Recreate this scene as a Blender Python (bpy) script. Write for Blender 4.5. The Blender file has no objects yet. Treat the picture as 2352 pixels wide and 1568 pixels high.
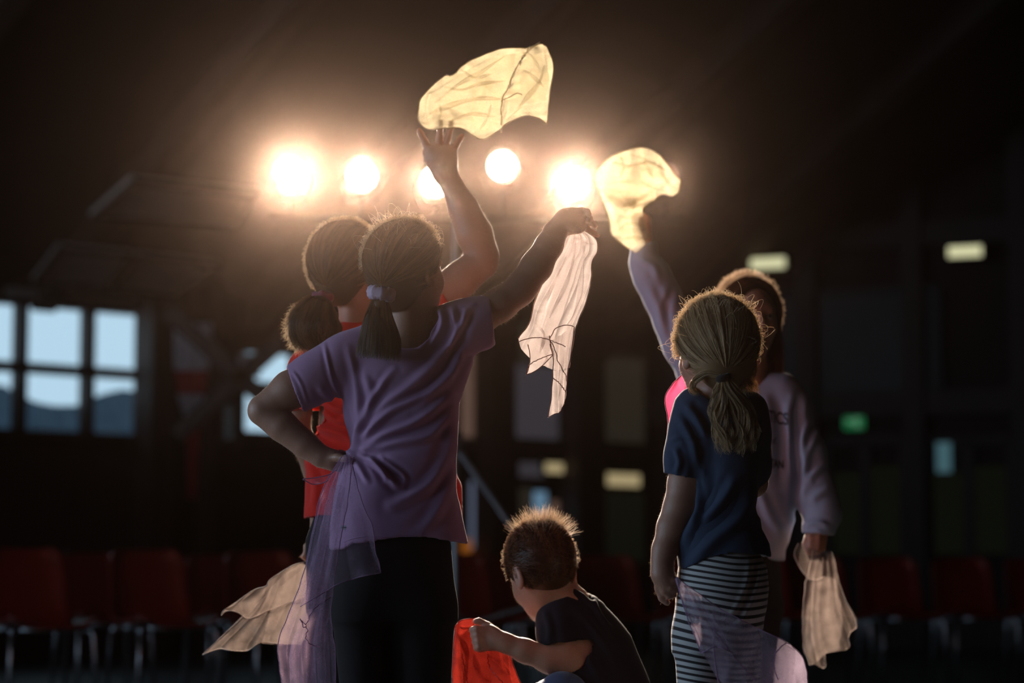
import bpy, bmesh, math, random
import numpy as np
from mathutils import Vector, Matrix
from mathutils.bvhtree import BVHTree

SC = bpy.context.scene
COL = SC.collection
rng = np.random.default_rng(7)
random.seed(7)
F = 5553.0                       # focal length in pixels of the 2352 px wide frame
CAM = np.array([0.0, 0.0, 0.6])
PITCH = math.atan(564 / F)
CP, SP = math.cos(PITCH), math.sin(PITCH)

# ------------------------------------------------------------------ camera, world, light, exposure
cam = bpy.data.cameras.new('camera')
cam_o = bpy.data.objects.new('camera', cam)
COL.objects.link(cam_o)
cam_o.location = CAM
cam_o.rotation_euler = (math.pi / 2 + PITCH, 0, 0)
cam.sensor_width = 36.0
cam.lens = F / 2352 * 36.0
cam.clip_end = 200
cam.dof.use_dof = True
cam.dof.focus_distance = 5.28
cam.dof.aperture_fstop = 2.3
SC.camera = cam_o
SC.view_settings.view_transform = 'Standard'
SC.view_settings.look = 'None'
SC.view_settings.gamma = 1
SC.view_settings.exposure = 0.0
SC.view_settings.use_curve_mapping = False
cy = SC.cycles
cy.max_bounces = 6
cy.diffuse_bounces = 2
cy.glossy_bounces = 2
cy.transmission_bounces = 4
cy.transparent_max_bounces = 24
cy.volume_bounces = 0
cy.use_adaptive_sampling = True
cy.sample_clamp_indirect = 4.0
cy.caustics_reflective = False
cy.caustics_refractive = False

SKY = (0.50, 0.70, 0.86)
world = bpy.data.worlds.new('world')
SC.world = world
world.use_nodes = True
world.node_tree.nodes['Background'].inputs[0].default_value = (*SKY, 1)
world.node_tree.nodes['Background'].inputs[1].default_value = 1.15

LAMP_COL = (1.0, 0.82, 0.66)
LAMP_W = 1250.0
DAY_COL = (0.58, 0.76, 1.0)
GLARE = 0.00037          # added volume imitating lens glare, scatters almost straight on
GLARE_G = 0.986
GLARE2 = 0.000006         # weaker share of that glare, scatters wider
GLARE2_G = 0.86


def daylight(name, loc, rot, sx, sy, power, col=DAY_COL, spread=math.pi):
    l = bpy.data.lights.new(name, 'AREA')
    l.shape = 'RECTANGLE'
    l.size, l.size_y = sx, sy
    l.energy = power
    l.color = col
    l.spread = spread
    o = bpy.data.objects.new(name, l)
    o.location = loc
    o.rotation_euler = rot
    COL.objects.link(o)
    return o


# daylight standing in the tall side windows of the left wall, plus one added high light
daylight('window_daylight', (-6.16, 1.5, 1.9), (0, -math.pi / 2, 0), 2.6, 2.6, 85)
daylight('window_daylight', (-6.16, 14.2, 3.9), (0, -math.pi / 2, 0), 1.4, 2.2, 90)  # made-up source high in the wall, brightens the sloping ceiling and its panels
daylight('window_daylight', (-6.16, 5.0, 1.9), (0, -math.pi / 2, 0), 2.6, 2.6, 150)


# ------------------------------------------------------------------ projection helpers
def ray(u, v):
    a, b = (u - 1176) / F, (784 - v) / F
    return np.array([a, CP - b * SP, SP + b * CP])


def P(u, v, Y):
    d = ray(u, v)
    return CAM + d * (Y / d[1])


def on_plane(u, v, p0, n):
    d = ray(u, v)
    n = np.array(n, float)
    return CAM + d * (np.dot(np.array(p0) - CAM, n) / np.dot(d, n))


def proj(V):
    """world (N,3) -> pixel columns (u, v)"""
    q = V - CAM
    dep = q[:, 1] * CP + q[:, 2] * SP
    up = -q[:, 1] * SP + q[:, 2] * CP
    return 1176 + F * q[:, 0] / dep, 784 - F * up / dep


def lin(r, g, b):
    f = lambda c: (c / 255) / 12.92 if c / 255 <= 0.04045 else ((c / 255 + 0.055) / 1.055) ** 2.4
    return (f(r), f(g), f(b), 1.0)


# ------------------------------------------------------------------ materials
def new_mat(name):
    m = bpy.data.materials.new(name)
    m.use_nodes = True
    nt = m.node_tree
    b = nt.nodes['Principled BSDF']
    return m, nt, b


def add_bump(nt, b, scale, strength, dist=0.002, kind='noise'):
    t = nt.nodes.new('ShaderNodeTexNoise')
    t.inputs['Scale'].default_value = scale
    t.inputs['Detail'].default_value = 6
    bp = nt.nodes.new('ShaderNodeBump')
    bp.inputs['Strength'].default_value = strength
    bp.inputs['Distance'].default_value = dist
    tc = nt.nodes.new('ShaderNodeTexCoord')
    nt.links.new(tc.outputs['Object'], t.inputs['Vector'])
    nt.links.new(t.outputs['Fac'], bp.inputs['Height'])
    nt.links.new(bp.outputs['Normal'], b.inputs['Normal'])
    return t


def vary(nt, b, col, amount=0.25, scale=4.0):
    tc = nt.nodes.new('ShaderNodeTexCoord')
    t = nt.nodes.new('ShaderNodeTexNoise')
    t.inputs['Scale'].default_value = scale
    t.inputs['Detail'].default_value = 8
    nt.links.new(tc.outputs['Object'], t.inputs['Vector'])
    mx = nt.nodes.new('ShaderNodeMix')
    mx.data_type = 'RGBA'
    mx.inputs[6].default_value = tuple(c * (1 - amount) for c in col[:3]) + (1,)
    mx.inputs[7].default_value = tuple(min(1, c * (1 + amount)) for c in col[:3]) + (1,)
    nt.links.new(t.outputs['Fac'], mx.inputs[0])
    nt.links.new(mx.outputs[2], b.inputs['Base Color'])


def plain(name, col, rough=0.6, metal=0.0, amount=0.2, scale=4.0, bump=0.0, bscale=60, spec=0.5):
    m, nt, b = new_mat(name)
    vary(nt, b, col, amount, scale)
    b.inputs['Roughness'].default_value = rough
    b.inputs['Metallic'].default_value = metal
    b.inputs['Specular IOR Level'].default_value = spec
    if bump:
        add_bump(nt, b, bscale, bump)
    return m


def skin_mat():
    m, nt, b = new_mat('skin')
    vary(nt, b, (0.40, 0.205, 0.14, 1), 0.12, 14)
    b.inputs['Roughness'].default_value = 0.5
    b.inputs['Subsurface Weight'].default_value = 0.35
    b.inputs['Subsurface Radius'].default_value = (1.0, 0.25, 0.12)
    b.inputs['Subsurface Scale'].default_value = 0.012
    b.inputs['Sheen Weight'].default_value = 0.08
    b.inputs['Sheen Roughness'].default_value = 0.35
    add_bump(nt, b, 260, 0.25, 0.0012)
    return m


def fabric(name, col, rough=0.85, bscale=420, bump=0.25, sheen=0.3, transl=0.0, amount=0.12):
    m, nt, b = new_mat(name)
    vary(nt, b, col, amount, 9)
    b.inputs['Roughness'].default_value = rough
    b.inputs['Specular IOR Level'].default_value = 0.2
    b.inputs['Sheen Weight'].default_value = sheen
    b.inputs['Sheen Roughness'].default_value = 0.4
    add_bump(nt, b, bscale, bump, 0.001)
    if transl:
        tr = nt.nodes.new('ShaderNodeBsdfTranslucent')
        tr.inputs[0].default_value = col
        mx = nt.nodes.new('ShaderNodeMixShader')
        mx.inputs[0].default_value = transl
        out = nt.nodes['Material Output']
        nt.links.new(b.outputs[0], mx.inputs[1])
        nt.links.new(tr.outputs[0], mx.inputs[2])
        nt.links.new(mx.outputs[0], out.inputs[0])
    return m


def hair_mat(name, col, col2, transl=0.35):
    m, nt, b = new_mat(name)
    at = nt.nodes.new('ShaderNodeAttribute')
    at.attribute_name = 'tone'
    mx = nt.nodes.new('ShaderNodeMix')
    mx.data_type = 'RGBA'
    mx.inputs[6].default_value = col
    mx.inputs[7].default_value = col2
    nt.links.new(at.outputs['Fac'], mx.inputs[0])
    mx.clamp_factor = True
    # fine loose hairs (tone above 1): backlit rim glow painted as a pale colour
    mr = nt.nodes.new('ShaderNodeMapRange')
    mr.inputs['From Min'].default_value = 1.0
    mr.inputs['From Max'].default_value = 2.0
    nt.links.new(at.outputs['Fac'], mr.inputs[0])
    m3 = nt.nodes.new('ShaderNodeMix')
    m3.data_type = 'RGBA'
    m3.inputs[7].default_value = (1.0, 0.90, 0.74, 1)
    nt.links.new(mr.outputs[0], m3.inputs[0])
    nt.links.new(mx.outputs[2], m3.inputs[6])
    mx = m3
    nt.links.new(mx.outputs[2], b.inputs['Base Color'])
    b.inputs['Roughness'].default_value = 0.45
    b.inputs['Specular IOR Level'].default_value = 0.45
    tr = nt.nodes.new('ShaderNodeBsdfTranslucent')
    nt.links.new(mx.outputs[2], tr.inputs[0])
    ms = nt.nodes.new('ShaderNodeMixShader')
    m4 = nt.nodes.new('ShaderNodeMapRange')
    m4.inputs['To Min'].default_value = transl
    m4.inputs['To Max'].default_value = .85
    nt.links.new(mr.outputs[0], m4.inputs[0])
    nt.links.new(m4.outputs[0], ms.inputs[0])
    out = nt.nodes['Material Output']
    nt.links.new(b.outputs[0], ms.inputs[1])
    nt.links.new(tr.outputs[0], ms.inputs[2])
    nt.links.new(ms.outputs[0], out.inputs[0])
    return m


def sheer(name, col, opacity, transl=0.6, weave=900.0, var=0.35, crease=(9.0, .02)):
    """thin woven cloth: open weave lets light through, threads scatter it"""
    m, nt, b = new_mat(name)
    out = nt.nodes['Material Output']
    nt.nodes.remove(b)
    df = nt.nodes.new('ShaderNodeBsdfDiffuse')
    tl = nt.nodes.new('ShaderNodeBsdfTranslucent')
    df.inputs[0].default_value = col
    tl.inputs[0].default_value = col
    m1 = nt.nodes.new('ShaderNodeMixShader')
    m1.inputs[0].default_value = transl
    nt.links.new(df.outputs[0], m1.inputs[1])
    nt.links.new(tl.outputs[0], m1.inputs[2])
    # crumpled relief of the cloth
    tcb = nt.nodes.new('ShaderNodeTexCoord')
    nb = nt.nodes.new('ShaderNodeTexNoise')
    nb.noise_type = 'RIDGED_MULTIFRACTAL'
    nb.inputs['Scale'].default_value = crease[0]
    nb.inputs['Detail'].default_value = 3
    nb.inputs['Distortion'].default_value = .6
    nb.normalize = True
    bp = nt.nodes.new('ShaderNodeBump')
    bp.inputs['Strength'].default_value = 1.0
    bp.inputs['Distance'].default_value = crease[1]
    nt.links.new(tcb.outputs['Object'], nb.inputs['Vector'])
    nt.links.new(nb.outputs['Fac'], bp.inputs['Height'])
    nt.links.new(bp.outputs['Normal'], df.inputs['Normal'])
    nt.links.new(bp.outputs['Normal'], tl.inputs['Normal'])
    tp = nt.nodes.new('ShaderNodeBsdfTransparent')
    tp.inputs[0].default_value = (1, 1, 1, 1)
    m2 = nt.nodes.new('ShaderNodeMixShader')
    tc = nt.nodes.new('ShaderNodeTexCoord')
    mp = nt.nodes.new('ShaderNodeMapping')
    mp.inputs['Scale'].default_value = (1, 1, 0.35)
    n1 = nt.nodes.new('ShaderNodeTexNoise')
    n1.inputs['Scale'].default_value = weave
    n1.inputs['Detail'].default_value = 2
    n2 = nt.nodes.new('ShaderNodeTexNoise')
    n2.inputs['Scale'].default_value = 26
    n2.inputs['Detail'].default_value = 5
    nt.links.new(tc.outputs['Object'], mp.inputs[0])
    nt.links.new(mp.outputs[0], n1.inputs['Vector'])
    nt.links.new(tc.outputs['Object'], n2.inputs['Vector'])
    add = nt.nodes.new('ShaderNodeMath')
    add.operation = 'ADD'
    nt.links.new(n1.outputs['Fac'], add.inputs[0])
    nt.links.new(n2.outputs['Fac'], add.inputs[1])
    mr = nt.nodes.new('ShaderNodeMapRange')
    mr.inputs['From Min'].default_value = 0.6
    mr.inputs['From Max'].default_value = 1.4
    mr.inputs['To Min'].default_value = max(0, opacity - var)
    mr.inputs['To Max'].default_value = min(1, opacity + var)
    nt.links.new(add.outputs[0], mr.inputs[0])
    # the weave closes up where the cloth is crinkled
    rm = nt.nodes.new('ShaderNodeMapRange')
    rm.inputs['From Min'].default_value = .05
    rm.inputs['From Max'].default_value = .6
    rm.inputs['To Min'].default_value = -min(.22 * opacity, var)
    rm.inputs['To Max'].default_value = min(.22 * opacity, var)
    nt.links.new(nb.outputs['Fac'], rm.inputs[0])
    sm = nt.nodes.new('ShaderNodeMath')
    sm.operation = 'ADD'
    sm.use_clamp = True
    nt.links.new(mr.outputs[0], sm.inputs[0])
    nt.links.new(rm.outputs[0], sm.inputs[1])
    nt.links.new(sm.outputs[0], m2.inputs[0])
    nt.links.new(tp.outputs[0], m2.inputs[1])
    nt.links.new(m1.outputs[0], m2.inputs[2])
    nt.links.new(m2.outputs[0], out.inputs[0])
    return m


def emitter(name, col, strength):
    m = bpy.data.materials.new(name)
    m.use_nodes = True
    nt = m.node_tree
    nt.nodes.remove(nt.nodes['Principled BSDF'])
    e = nt.nodes.new('ShaderNodeEmission')
    e.inputs[0].default_value = col
    e.inputs[1].default_value = strength
    nt.links.new(e.outputs[0], nt.nodes['Material Output'].inputs[0])
    return m


M = {}
M['skin'] = skin_mat()
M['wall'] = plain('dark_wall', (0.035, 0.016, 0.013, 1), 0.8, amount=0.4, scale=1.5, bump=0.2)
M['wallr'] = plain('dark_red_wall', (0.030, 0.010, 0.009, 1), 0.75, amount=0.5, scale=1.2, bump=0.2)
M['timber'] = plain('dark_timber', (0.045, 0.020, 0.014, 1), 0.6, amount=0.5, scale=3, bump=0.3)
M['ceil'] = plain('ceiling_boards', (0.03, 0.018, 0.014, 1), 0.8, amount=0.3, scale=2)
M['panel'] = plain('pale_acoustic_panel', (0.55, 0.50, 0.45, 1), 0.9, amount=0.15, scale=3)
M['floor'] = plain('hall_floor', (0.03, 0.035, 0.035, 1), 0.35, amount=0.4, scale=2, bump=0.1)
M['chair'] = plain('red_plastic', (0.20, 0.014, 0.008, 1), 0.28, amount=0.15, scale=5)
M['chrome'] = plain('worn_chrome', (0.55, 0.57, 0.6, 1), 0.3, metal=1.0, amount=0.1)
M['black'] = plain('black_metal', (0.012, 0.012, 0.013, 1), 0.5, metal=0.3)
M['grey'] = plain('grey_metal', (0.25, 0.26, 0.28, 1), 0.4, metal=0.7)
M['eye'] = plain('eye_white', (0.5, 0.47, 0.44, 1), 0.2, amount=0.03)
M['iris'] = plain('iris', (0.06, 0.04, 0.03, 1), 0.15)
M['purple'] = fabric('purple_jersey', (0.45, 0.26, 0.43, 1), transl=0.08)
M['navy'] = fabric('navy_jersey', (0.036, 0.054, 0.095, 1), sheen=0.1)
M['red'] = fabric('red_jersey', (0.75, 0.03, 0.02, 1), transl=0.15)
M['sweat'] = fabric('grey_lilac_sweatshirt', (0.29, 0.33, 0.44, 1), bscale=250, bump=0.4, sheen=0.2)
M['dark'] = fabric('black_leggings', (0.014, 0.012, 0.013, 1), sheen=0.05)
M['tee'] = fabric('dark_tee', (0.016, 0.011, 0.016, 1), sheen=0.1)
M['denim'] = fabric('blue_denim', (0.06, 0.09, 0.18, 1), bump=0.5)
M['pinklin'] = fabric('pink_lining', (0.7, 0.2, 0.25, 1))
M['ink'] = fabric('dark_print', (0.035, 0.03, 0.04, 1))
M['tag'] = fabric('white_rubber_tag', (0.6, 0.68, 0.75, 1))
M['scrunchie'] = fabric('lilac_scrunchie', (0.62, 0.48, 0.62, 1), transl=0.2)
M['hairtie'] = fabric('dark_hairtie', (0.02, 0.012, 0.012, 1))
M['plum'] = fabric('plum_scrunchie', (0.22, 0.05, 0.09, 1))
M['shoe'] = plain('shoe', (0.03, 0.03, 0.035, 1), 0.6)
M['sole'] = plain('sole', (0.5, 0.5, 0.5, 1), 0.6)
M['hair_brown'] = hair_mat('brown_hair', (0.045, 0.025, 0.014, 1), (0.25, 0.14, 0.065, 1), 0.35)
M['hair_red'] = hair_mat('light_brown_hair', (0.06, 0.032, 0.018, 1), (0.32, 0.175, 0.085, 1), 0.4)
M['hair_blonde'] = hair_mat('blonde_hair', (0.26, 0.14, 0.06, 1), (1.0, 0.72, 0.42, 1), 0.35)
M['hair_dark'] = hair_mat('dark_wavy_hair', (0.03, 0.012, 0.008, 1), (0.30, 0.11, 0.045, 1), 0.5)
M['hair_ginger'] = hair_mat('ginger_hair', (0.07, 0.028, 0.014, 1), (0.42, 0.19, 0.085, 1), 0.35)
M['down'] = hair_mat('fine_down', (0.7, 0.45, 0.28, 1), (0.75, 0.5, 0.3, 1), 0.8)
M['yellow'] = sheer('cream_yellow_gauze', (0.52, 0.45, 0.29, 1), 0.68, 0.62, var=0.22, crease=(11.0, .03))
M['white'] = sheer('pale_pink_gauze', (0.50, 0.43, 0.41, 1), 0.72, 0.62, var=0.14, crease=(8.0, .018))
M['lilac'] = sheer('lilac_tulle', (0.72, 0.50, 0.70, 1), 0.36, 0.45, var=0.16)
M['lilac2'] = sheer('lilac_gauze', (0.60, 0.48, 0.62, 1), 0.52, 0.45, var=0.16)
M['beige'] = sheer('beige_gauze', (0.33, 0.255, 0.22, 1), 0.32, 0.5, var=0.2, crease=(9.0, .02))
M['redg'] = sheer('red_gauze', (0.27, 0.020, 0.012, 1), 0.86, 0.4, var=0.1)
M['pinkg'] = sheer('pink_gauze', (0.70, 0.09, 0.21, 1), 0.86, 0.6, var=0.1)
M['tarp'] = sheer('blue_grey_tarp', (0.09, 0.16, 0.23, 1), 0.99, 0.5, var=0.01)
for nm, c in (('hem_cream', (0.45, 0.32, 0.14, 1)), ('hem_pink', (0.40, 0.25, 0.22, 1)), ('hem_lilac', (0.38, 0.20, 0.36, 1)),
              ('hem_beige', (0.62, 0.45, 0.36, 1)), ('hem_red', (0.55, 0.03, 0.015, 1)), ('hem_deep', (0.6, 0.06, 0.15, 1))):
    M[nm] = fabric(nm, c, bump=0.1)


def stripes_mat():
    m, nt, b = new_mat('striped_leggings')
    tc = nt.nodes.new('ShaderNodeTexCoord')
    sx = nt.nodes.new('ShaderNodeSeparateXYZ')
    nt.links.new(tc.outputs['Object'], sx.inputs[0])
    at = nt.nodes.new('ShaderNodeAttribute')
    at.attribute_name = 'band'
    fr = nt.nodes.new('ShaderNodeMath')
    fr.operation = 'FRACT'
    nt.links.new(at.outputs['Fac'], fr.inputs[0])
    gt = nt.nodes.new('ShaderNodeMath')
    gt.operation = 'GREATER_THAN'
    gt.inputs[1].default_value = 0.42
    nt.links.new(fr.outputs[0], gt.inputs[0])
    mx = nt.nodes.new('ShaderNodeMix')
    mx.data_type = 'RGBA'
    mx.inputs[6].default_value = (0.012, 0.010, 0.014, 1)
    mx.inputs[7].default_value = (0.50, 0.50, 0.50, 1)
    nt.links.new(gt.outputs[0], mx.inputs[0])
    nt.links.new(mx.outputs[2], b.inputs['Base Color'])
    b.inputs['Roughness'].default_value = 0.85
    b.inputs['Sheen Weight'].default_value = 0.2
    return m


M['stripes'] = stripes_mat()

# ------------------------------------------------------------------ object helpers


def tag(o, label=None, cat=None, group=None, kind=None):
    if label: o['label'] = label
    if cat: o['category'] = cat
    if group: o['group'] = group
    if kind: o['kind'] = kind
    return o


def empty(name, loc):
    o = bpy.data.objects.new(name, None)
    o.location = Vector(loc)
    o.empty_display_size = 0.1
    COL.objects.link(o)
    return o


def obj(name, V, Fc, m, parent=None, smooth=True, attr=None):
    """link a mesh given in world coordinates; its parent (an Empty without rotation) keeps it in place"""
    me = bpy.data.meshes.new(name)
    V = np.asarray(V, float)
    if parent is not None:
        V = V - np.array(world_loc(parent))
        org = (0, 0, 0)
    else:
        org = V.min(0) * 0.5 + V.max(0) * 0.5
        org[2] = V[:, 2].min()
        V = V - org
    me.from_pydata(V.tolist(), [], Fc if isinstance(Fc, list) else Fc.tolist())
    if smooth:
        me.polygons.foreach_set('use_smooth', [True] * len(me.polygons))
    me.materials.append(m)
    if attr:
        for k, a in attr.items():
            at = me.attributes.new(k, 'FLOAT', 'POINT')
            at.data.foreach_set('value', np.asarray(a, np.float32))
    me.update()
    o = bpy.data.objects.new(name, me)
    COL.objects.link(o)
    o.parent = parent
    if parent is None:
        o.location = org
    return o


def world_loc(o):
    p = Vector((0, 0, 0))
    while o is not None:
        p += o.location
        o = o.parent
    return p


class MB:
    """collects boxes, tubes, discs into one mesh"""
    def __init__(s):
        s.V, s.F = [], []

    def add(s, V, Fc):
        n = len(s.V)
        s.V += [list(map(float, v)) for v in V]
        s.F += [[i + n for i in f] for f in Fc]

    def box(s, a, b, M3=None, org=(0, 0, 0)):
        a, b = np.array(a, float), np.array(b, float)
        V = [np.array([(a, b)[i][0], (a, b)[j][1], (a, b)[k][2]]) for i in (0, 1) for j in (0, 1) for k in (0, 1)]
        if M3 is not None:
            V = [np.array(org) + M3 @ v for v in V]
        s.add(V, [[0, 1, 3, 2], [4, 6, 7, 5], [0, 4, 5, 1], [2, 3, 7, 6], [0, 2, 6, 4], [1, 5, 7, 3]])

    def tube(s, pts, r, n=10, cap=True):
        V, Fc = tube(pts, r, n, cap)
        s.add(V, Fc)

    def build(s, name, m, parent=None, smooth=False):
        return obj(name, np.array(s.V), s.F, m, parent, smooth)


def tube(pts, r, n=10, cap=True):
    pts = np.array(pts, float)
    r = np.broadcast_to(np.array(r, float), (len(pts),))
    t = np.gradient(pts, axis=0)
    t /= np.linalg.norm(t, axis=1)[:, None] + 1e-12
    up = np.array([0, 0, 1.0]) if abs(t[0][2]) < 0.9 else np.array([1.0, 0, 0])
    V = []
    x = np.cross(t[0], up)
    x /= np.linalg.norm(x)
    for i in range(len(pts)):
        x = x - t[i] * np.dot(x, t[i])
        x /= np.linalg.norm(x) + 1e-12
        y = np.cross(t[i], x)
        for k in range(n):
            a = 2 * math.pi * k / n
            V.append(pts[i] + r[i] * (math.cos(a) * x + math.sin(a) * y))
    Fc = [[i * n + k, i * n + (k + 1) % n, (i + 1) * n + (k + 1) % n, (i + 1) * n + k] for i in range(len(pts) - 1) for k in range(n)]
    if cap:
        Fc.append(list(range(n))[::-1])
        Fc.append([(len(pts) - 1) * n + k for k in range(n)])
    return V, Fc


def spline(pts, n):
    """centripetal-ish Catmull-Rom through pts, resampled to n points"""
    p = np.array(pts, float)
    if len(p) == 2:
        t = np.linspace(0, 1, n)[:, None]
        return p[0] * (1 - t) + p[1] * t
    q = np.vstack([2 * p[0] - p[1], p, 2 * p[-1] - p[-2]])
    L = np.concatenate([[0], np.cumsum(np.linalg.norm(np.diff(p, axis=0), axis=1))])
    s = np.linspace(0, L[-1], n)
    i = np.clip(np.searchsorted(L, s, side='right') - 1, 0, len(p) - 2)
    t = ((s - L[i]) / (L[i + 1] - L[i] + 1e-9))[:, None]
    a, b, c, d = q[i], q[i + 1], q[i + 2], q[i + 3]
    return 0.5 * (2 * b + (c - a) * t + (2 * a - 5 * b + 4 * c - d) * t ** 2 + (3 * b - a - 3 * c + d) * t ** 3)


# ------------------------------------------------------------------ signed distance bodies
def smin(a, b, k):
    h = np.maximum(k - np.abs(a - b), 0)
    return np.minimum(a, b) - h * h / (4 * k)


class Field:
    def __init__(s, h=0.0035):
        s.h, s.ops = h, []

    def cone(s, a, b, ra, rb, k=0.02, sub=False):
        a, b = np.array(a, float), np.array(b, float)
        r = max(ra, rb)
        s.ops.append(('sub' if sub else 'add', k, np.minimum(a, b) - r, np.maximum(a, b) + r, ('cone', a, b, ra, rb)))

    def chain(s, pts, rs, k=0.015):
        for i in range(len(pts) - 1):
            s.cone(pts[i], pts[i + 1], rs[i], rs[i + 1], k)

    def ell(s, c, r, k=0.015, R=None, sub=False):
        c, r = np.array(c, float), np.array(r, float)
        R = np.eye(3) if R is None else np.array(R, float)
        m = r.max()
        s.ops.append(('sub' if sub else 'add', k, c - m, c + m, ('ell', c, r, R)))

    def prof(s, rows, k=0.03, e=2.3):
        """rows: (z, xl, xr, y centre, half depth), any order in z"""
        rows = sorted(rows)
        A = np.array(rows, float)
        lo = np.array([A[:, 1].min(), (A[:, 3] - A[:, 4]).min(), A[0, 0]])
        hi = np.array([A[:, 2].max(), (A[:, 3] + A[:, 4]).max(), A[-1, 0]])
        s.ops.append(('add', k, lo, hi, ('prof', A, e)))

    def cut(s, p, n, R):
        s.ops.append(('cut', 0, np.array(p, float), np.array(n, float) / np.linalg.norm(n), R))

    def fn(s, f):
        s.ops.append(('fn', 0, f))

    @staticmethod
    def ev(pr, X, Y, Z):
        if pr[0] == 'cone':
            _, a, b, ra, rb = pr
            ba = b - a
            L2 = max(ba @ ba, 1e-12)
            t = np.clip(((X - a[0]) * ba[0] + (Y - a[1]) * ba[1] + (Z - a[2]) * ba[2]) / L2, 0, 1)
            return np.sqrt((X - a[0] - t * ba[0]) ** 2 + (Y - a[1] - t * ba[1]) ** 2 + (Z - a[2] - t * ba[2]) ** 2) - (ra + (rb - ra) * t)
        if pr[0] == 'ell':
            _, c, r, R = pr
            x, y, z = X - c[0], Y - c[1], Z - c[2]
            l = [(R[0, i] * x + R[1, i] * y + R[2, i] * z) / r[i] for i in range(3)]
            k0 = np.sqrt(l[0] ** 2 + l[1] ** 2 + l[2] ** 2)
            k1 = np.sqrt((l[0] / r[0]) ** 2 + (l[1] / r[1]) ** 2 + (l[2] / r[2]) ** 2)
            return k0 * (k0 - 1) / np.maximum(k1, 1e-6)
        if pr[0] == 'prof':
            _, A, e = pr
            z = Z
            g = lambda j: np.interp(z, A[:, 0], A[:, j])
            xl, xr, yc, t = g(1), g(2), g(3), g(4)
            cx, hw = (xl + xr) / 2, np.maximum((xr - xl) / 2, 1e-3)
            a, b = (X - cx) / hw, (Y - yc) / t
            q = (np.abs(a) ** e + np.abs(b) ** e) ** (1 / e) + 1e-6
            d = (q - 1) * q / np.maximum(np.sqrt((a / hw) ** 2 + (b / t) ** 2), 0.5 / np.maximum(hw, t))
            return np.maximum(d, np.maximum(Z - A[-1, 0], A[0, 0] - Z))

    def grid(s, shell=0.0):
        h = s.h
        adds = [o for o in s.ops if o[0] == 'add']
        lo = np.min([o[2] for o in adds], axis=0) - 4 * h
        hi = np.max([o[3] for o in adds], axis=0) + 4 * h
        n = np.ceil((hi - lo) / h).astype(int) + 1
        ax = [lo[i] + h * np.arange(n[i]) for i in range(3)]
        D = np.full(n, 1.0, np.float32)
        cuts = []
        for o in s.ops:
            if o[0] == 'cut':
                cuts.append(o)
                continue
            if o[0] == 'fn':
                continue
            m = max(o[1], 0.01) + 3 * h + shell
            i0 = np.clip(((o[2] - m - lo) / h).astype(int), 0, n)
            i1 = np.clip(((o[3] + m - lo) / h).astype(int) + 2, 0, n)
            sl = tuple(slice(i0[i], i1[i]) for i in range(3))
            X, Y, Z = ax[0][sl[0]][:, None, None], ax[1][sl[1]][None, :, None], ax[2][sl[2]][None, None, :]
            d = s.ev(o[4], X, Y, Z).astype(np.float32)
            if o[0] == 'add':
                D[sl] = smin(D[sl], d, o[1]) if o[1] > 0 else np.minimum(D[sl], d)
            else:
                D[sl] = -smin(-D[sl], d, o[1])
        if shell:
            D = np.maximum(D, -(D + shell))
        X, Y, Z = ax[0][:, None, None], ax[1][None, :, None], ax[2][None, None, :]
        for o in s.ops:
            if o[0] == 'fn':
                D = np.maximum(D, o[2](X, Y, Z)).astype(np.float32)
        for o in cuts:
            p, nn, R = o[2], o[3], o[4]
            d = (X - p[0]) * nn[0] + (Y - p[1]) * nn[1] + (Z - p[2]) * nn[2]
            near = ((X - p[0]) ** 2 + (Y - p[1]) ** 2 + (Z - p[2]) ** 2) < R * R
            D = np.where(near, np.maximum(D, d), D).astype(np.float32)
        return D, lo

    def mesh(s, shell=0.0, smooth=1):
        D, lo = s.grid(shell)
        return nets(D, lo, s.h, smooth)


def nets(D, lo, h, smooth=1):
    S = D < 0
    c = np.zeros(tuple(np.array(D.shape) - 1), np.uint8)
    offs = [(i, j, k) for i in (0, 1) for j in (0, 1) for k in (0, 1)]
    N = D.shape
    for (i, j, k) in offs:
        c += S[i:N[0] - 1 + i, j:N[1] - 1 + j, k:N[2] - 1 + k]
    I = np.argwhere((c > 0) & (c < 8))
    idx = np.full(c.shape, -1, np.int32)
    idx[I[:, 0], I[:, 1], I[:, 2]] = np.arange(len(I))
    acc = np.zeros((len(I), 3))
    cnt = np.zeros(len(I))
    val = {o: D[I[:, 0] + o[0], I[:, 1] + o[1], I[:, 2] + o[2]] for o in offs}
    for a in offs:
        for ax in range(3):
            if a[ax] == 1: continue
            b = list(a)
            b[ax] = 1
            va, vb = val[a], val[tuple(b)]
            m = (va < 0) != (vb < 0)
            t = np.where(m, va / np.where(m, va - vb, 1), 0)
            for d in range(3):
                acc[:, d] += m * (a[d] + (t if d == ax else 0))
            cnt += m
    V = lo + h * (I + acc / cnt[:, None])
    Fs = []
    for ax in range(3):
        u, v = [(1, 2), (2, 0), (0, 1)][ax]
        sl0 = [slice(1, N[d] - 1) for d in range(3)]
        sl1 = list(sl0)
        sl0[ax] = slice(0, N[ax] - 1)
        sl1[ax] = slice(1, N[ax])
        A, B = S[tuple(sl0)], S[tuple(sl1)]
        E = np.argwhere(A != B)
        flip = A[E[:, 0], E[:, 1], E[:, 2]]
        E = E + np.array([0 if d == ax else 1 for d in range(3)])
        def cell(du, dv):
            q = E.copy()
            q[:, u] -= du
            q[:, v] -= dv
            return idx[q[:, 0], q[:, 1], q[:, 2]]
        Q = np.stack([cell(1, 1), cell(0, 1), cell(0, 0), cell(1, 0)], 1)
        Q[~flip] = Q[~flip][:, ::-1]
        Fs.append(Q)
    Q = np.vstack(Fs)
    Q = Q[(Q >= 0).all(1)]
    for _ in range(smooth):
        V = laplace(V, Q, 0.5)
    return V, Q


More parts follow.
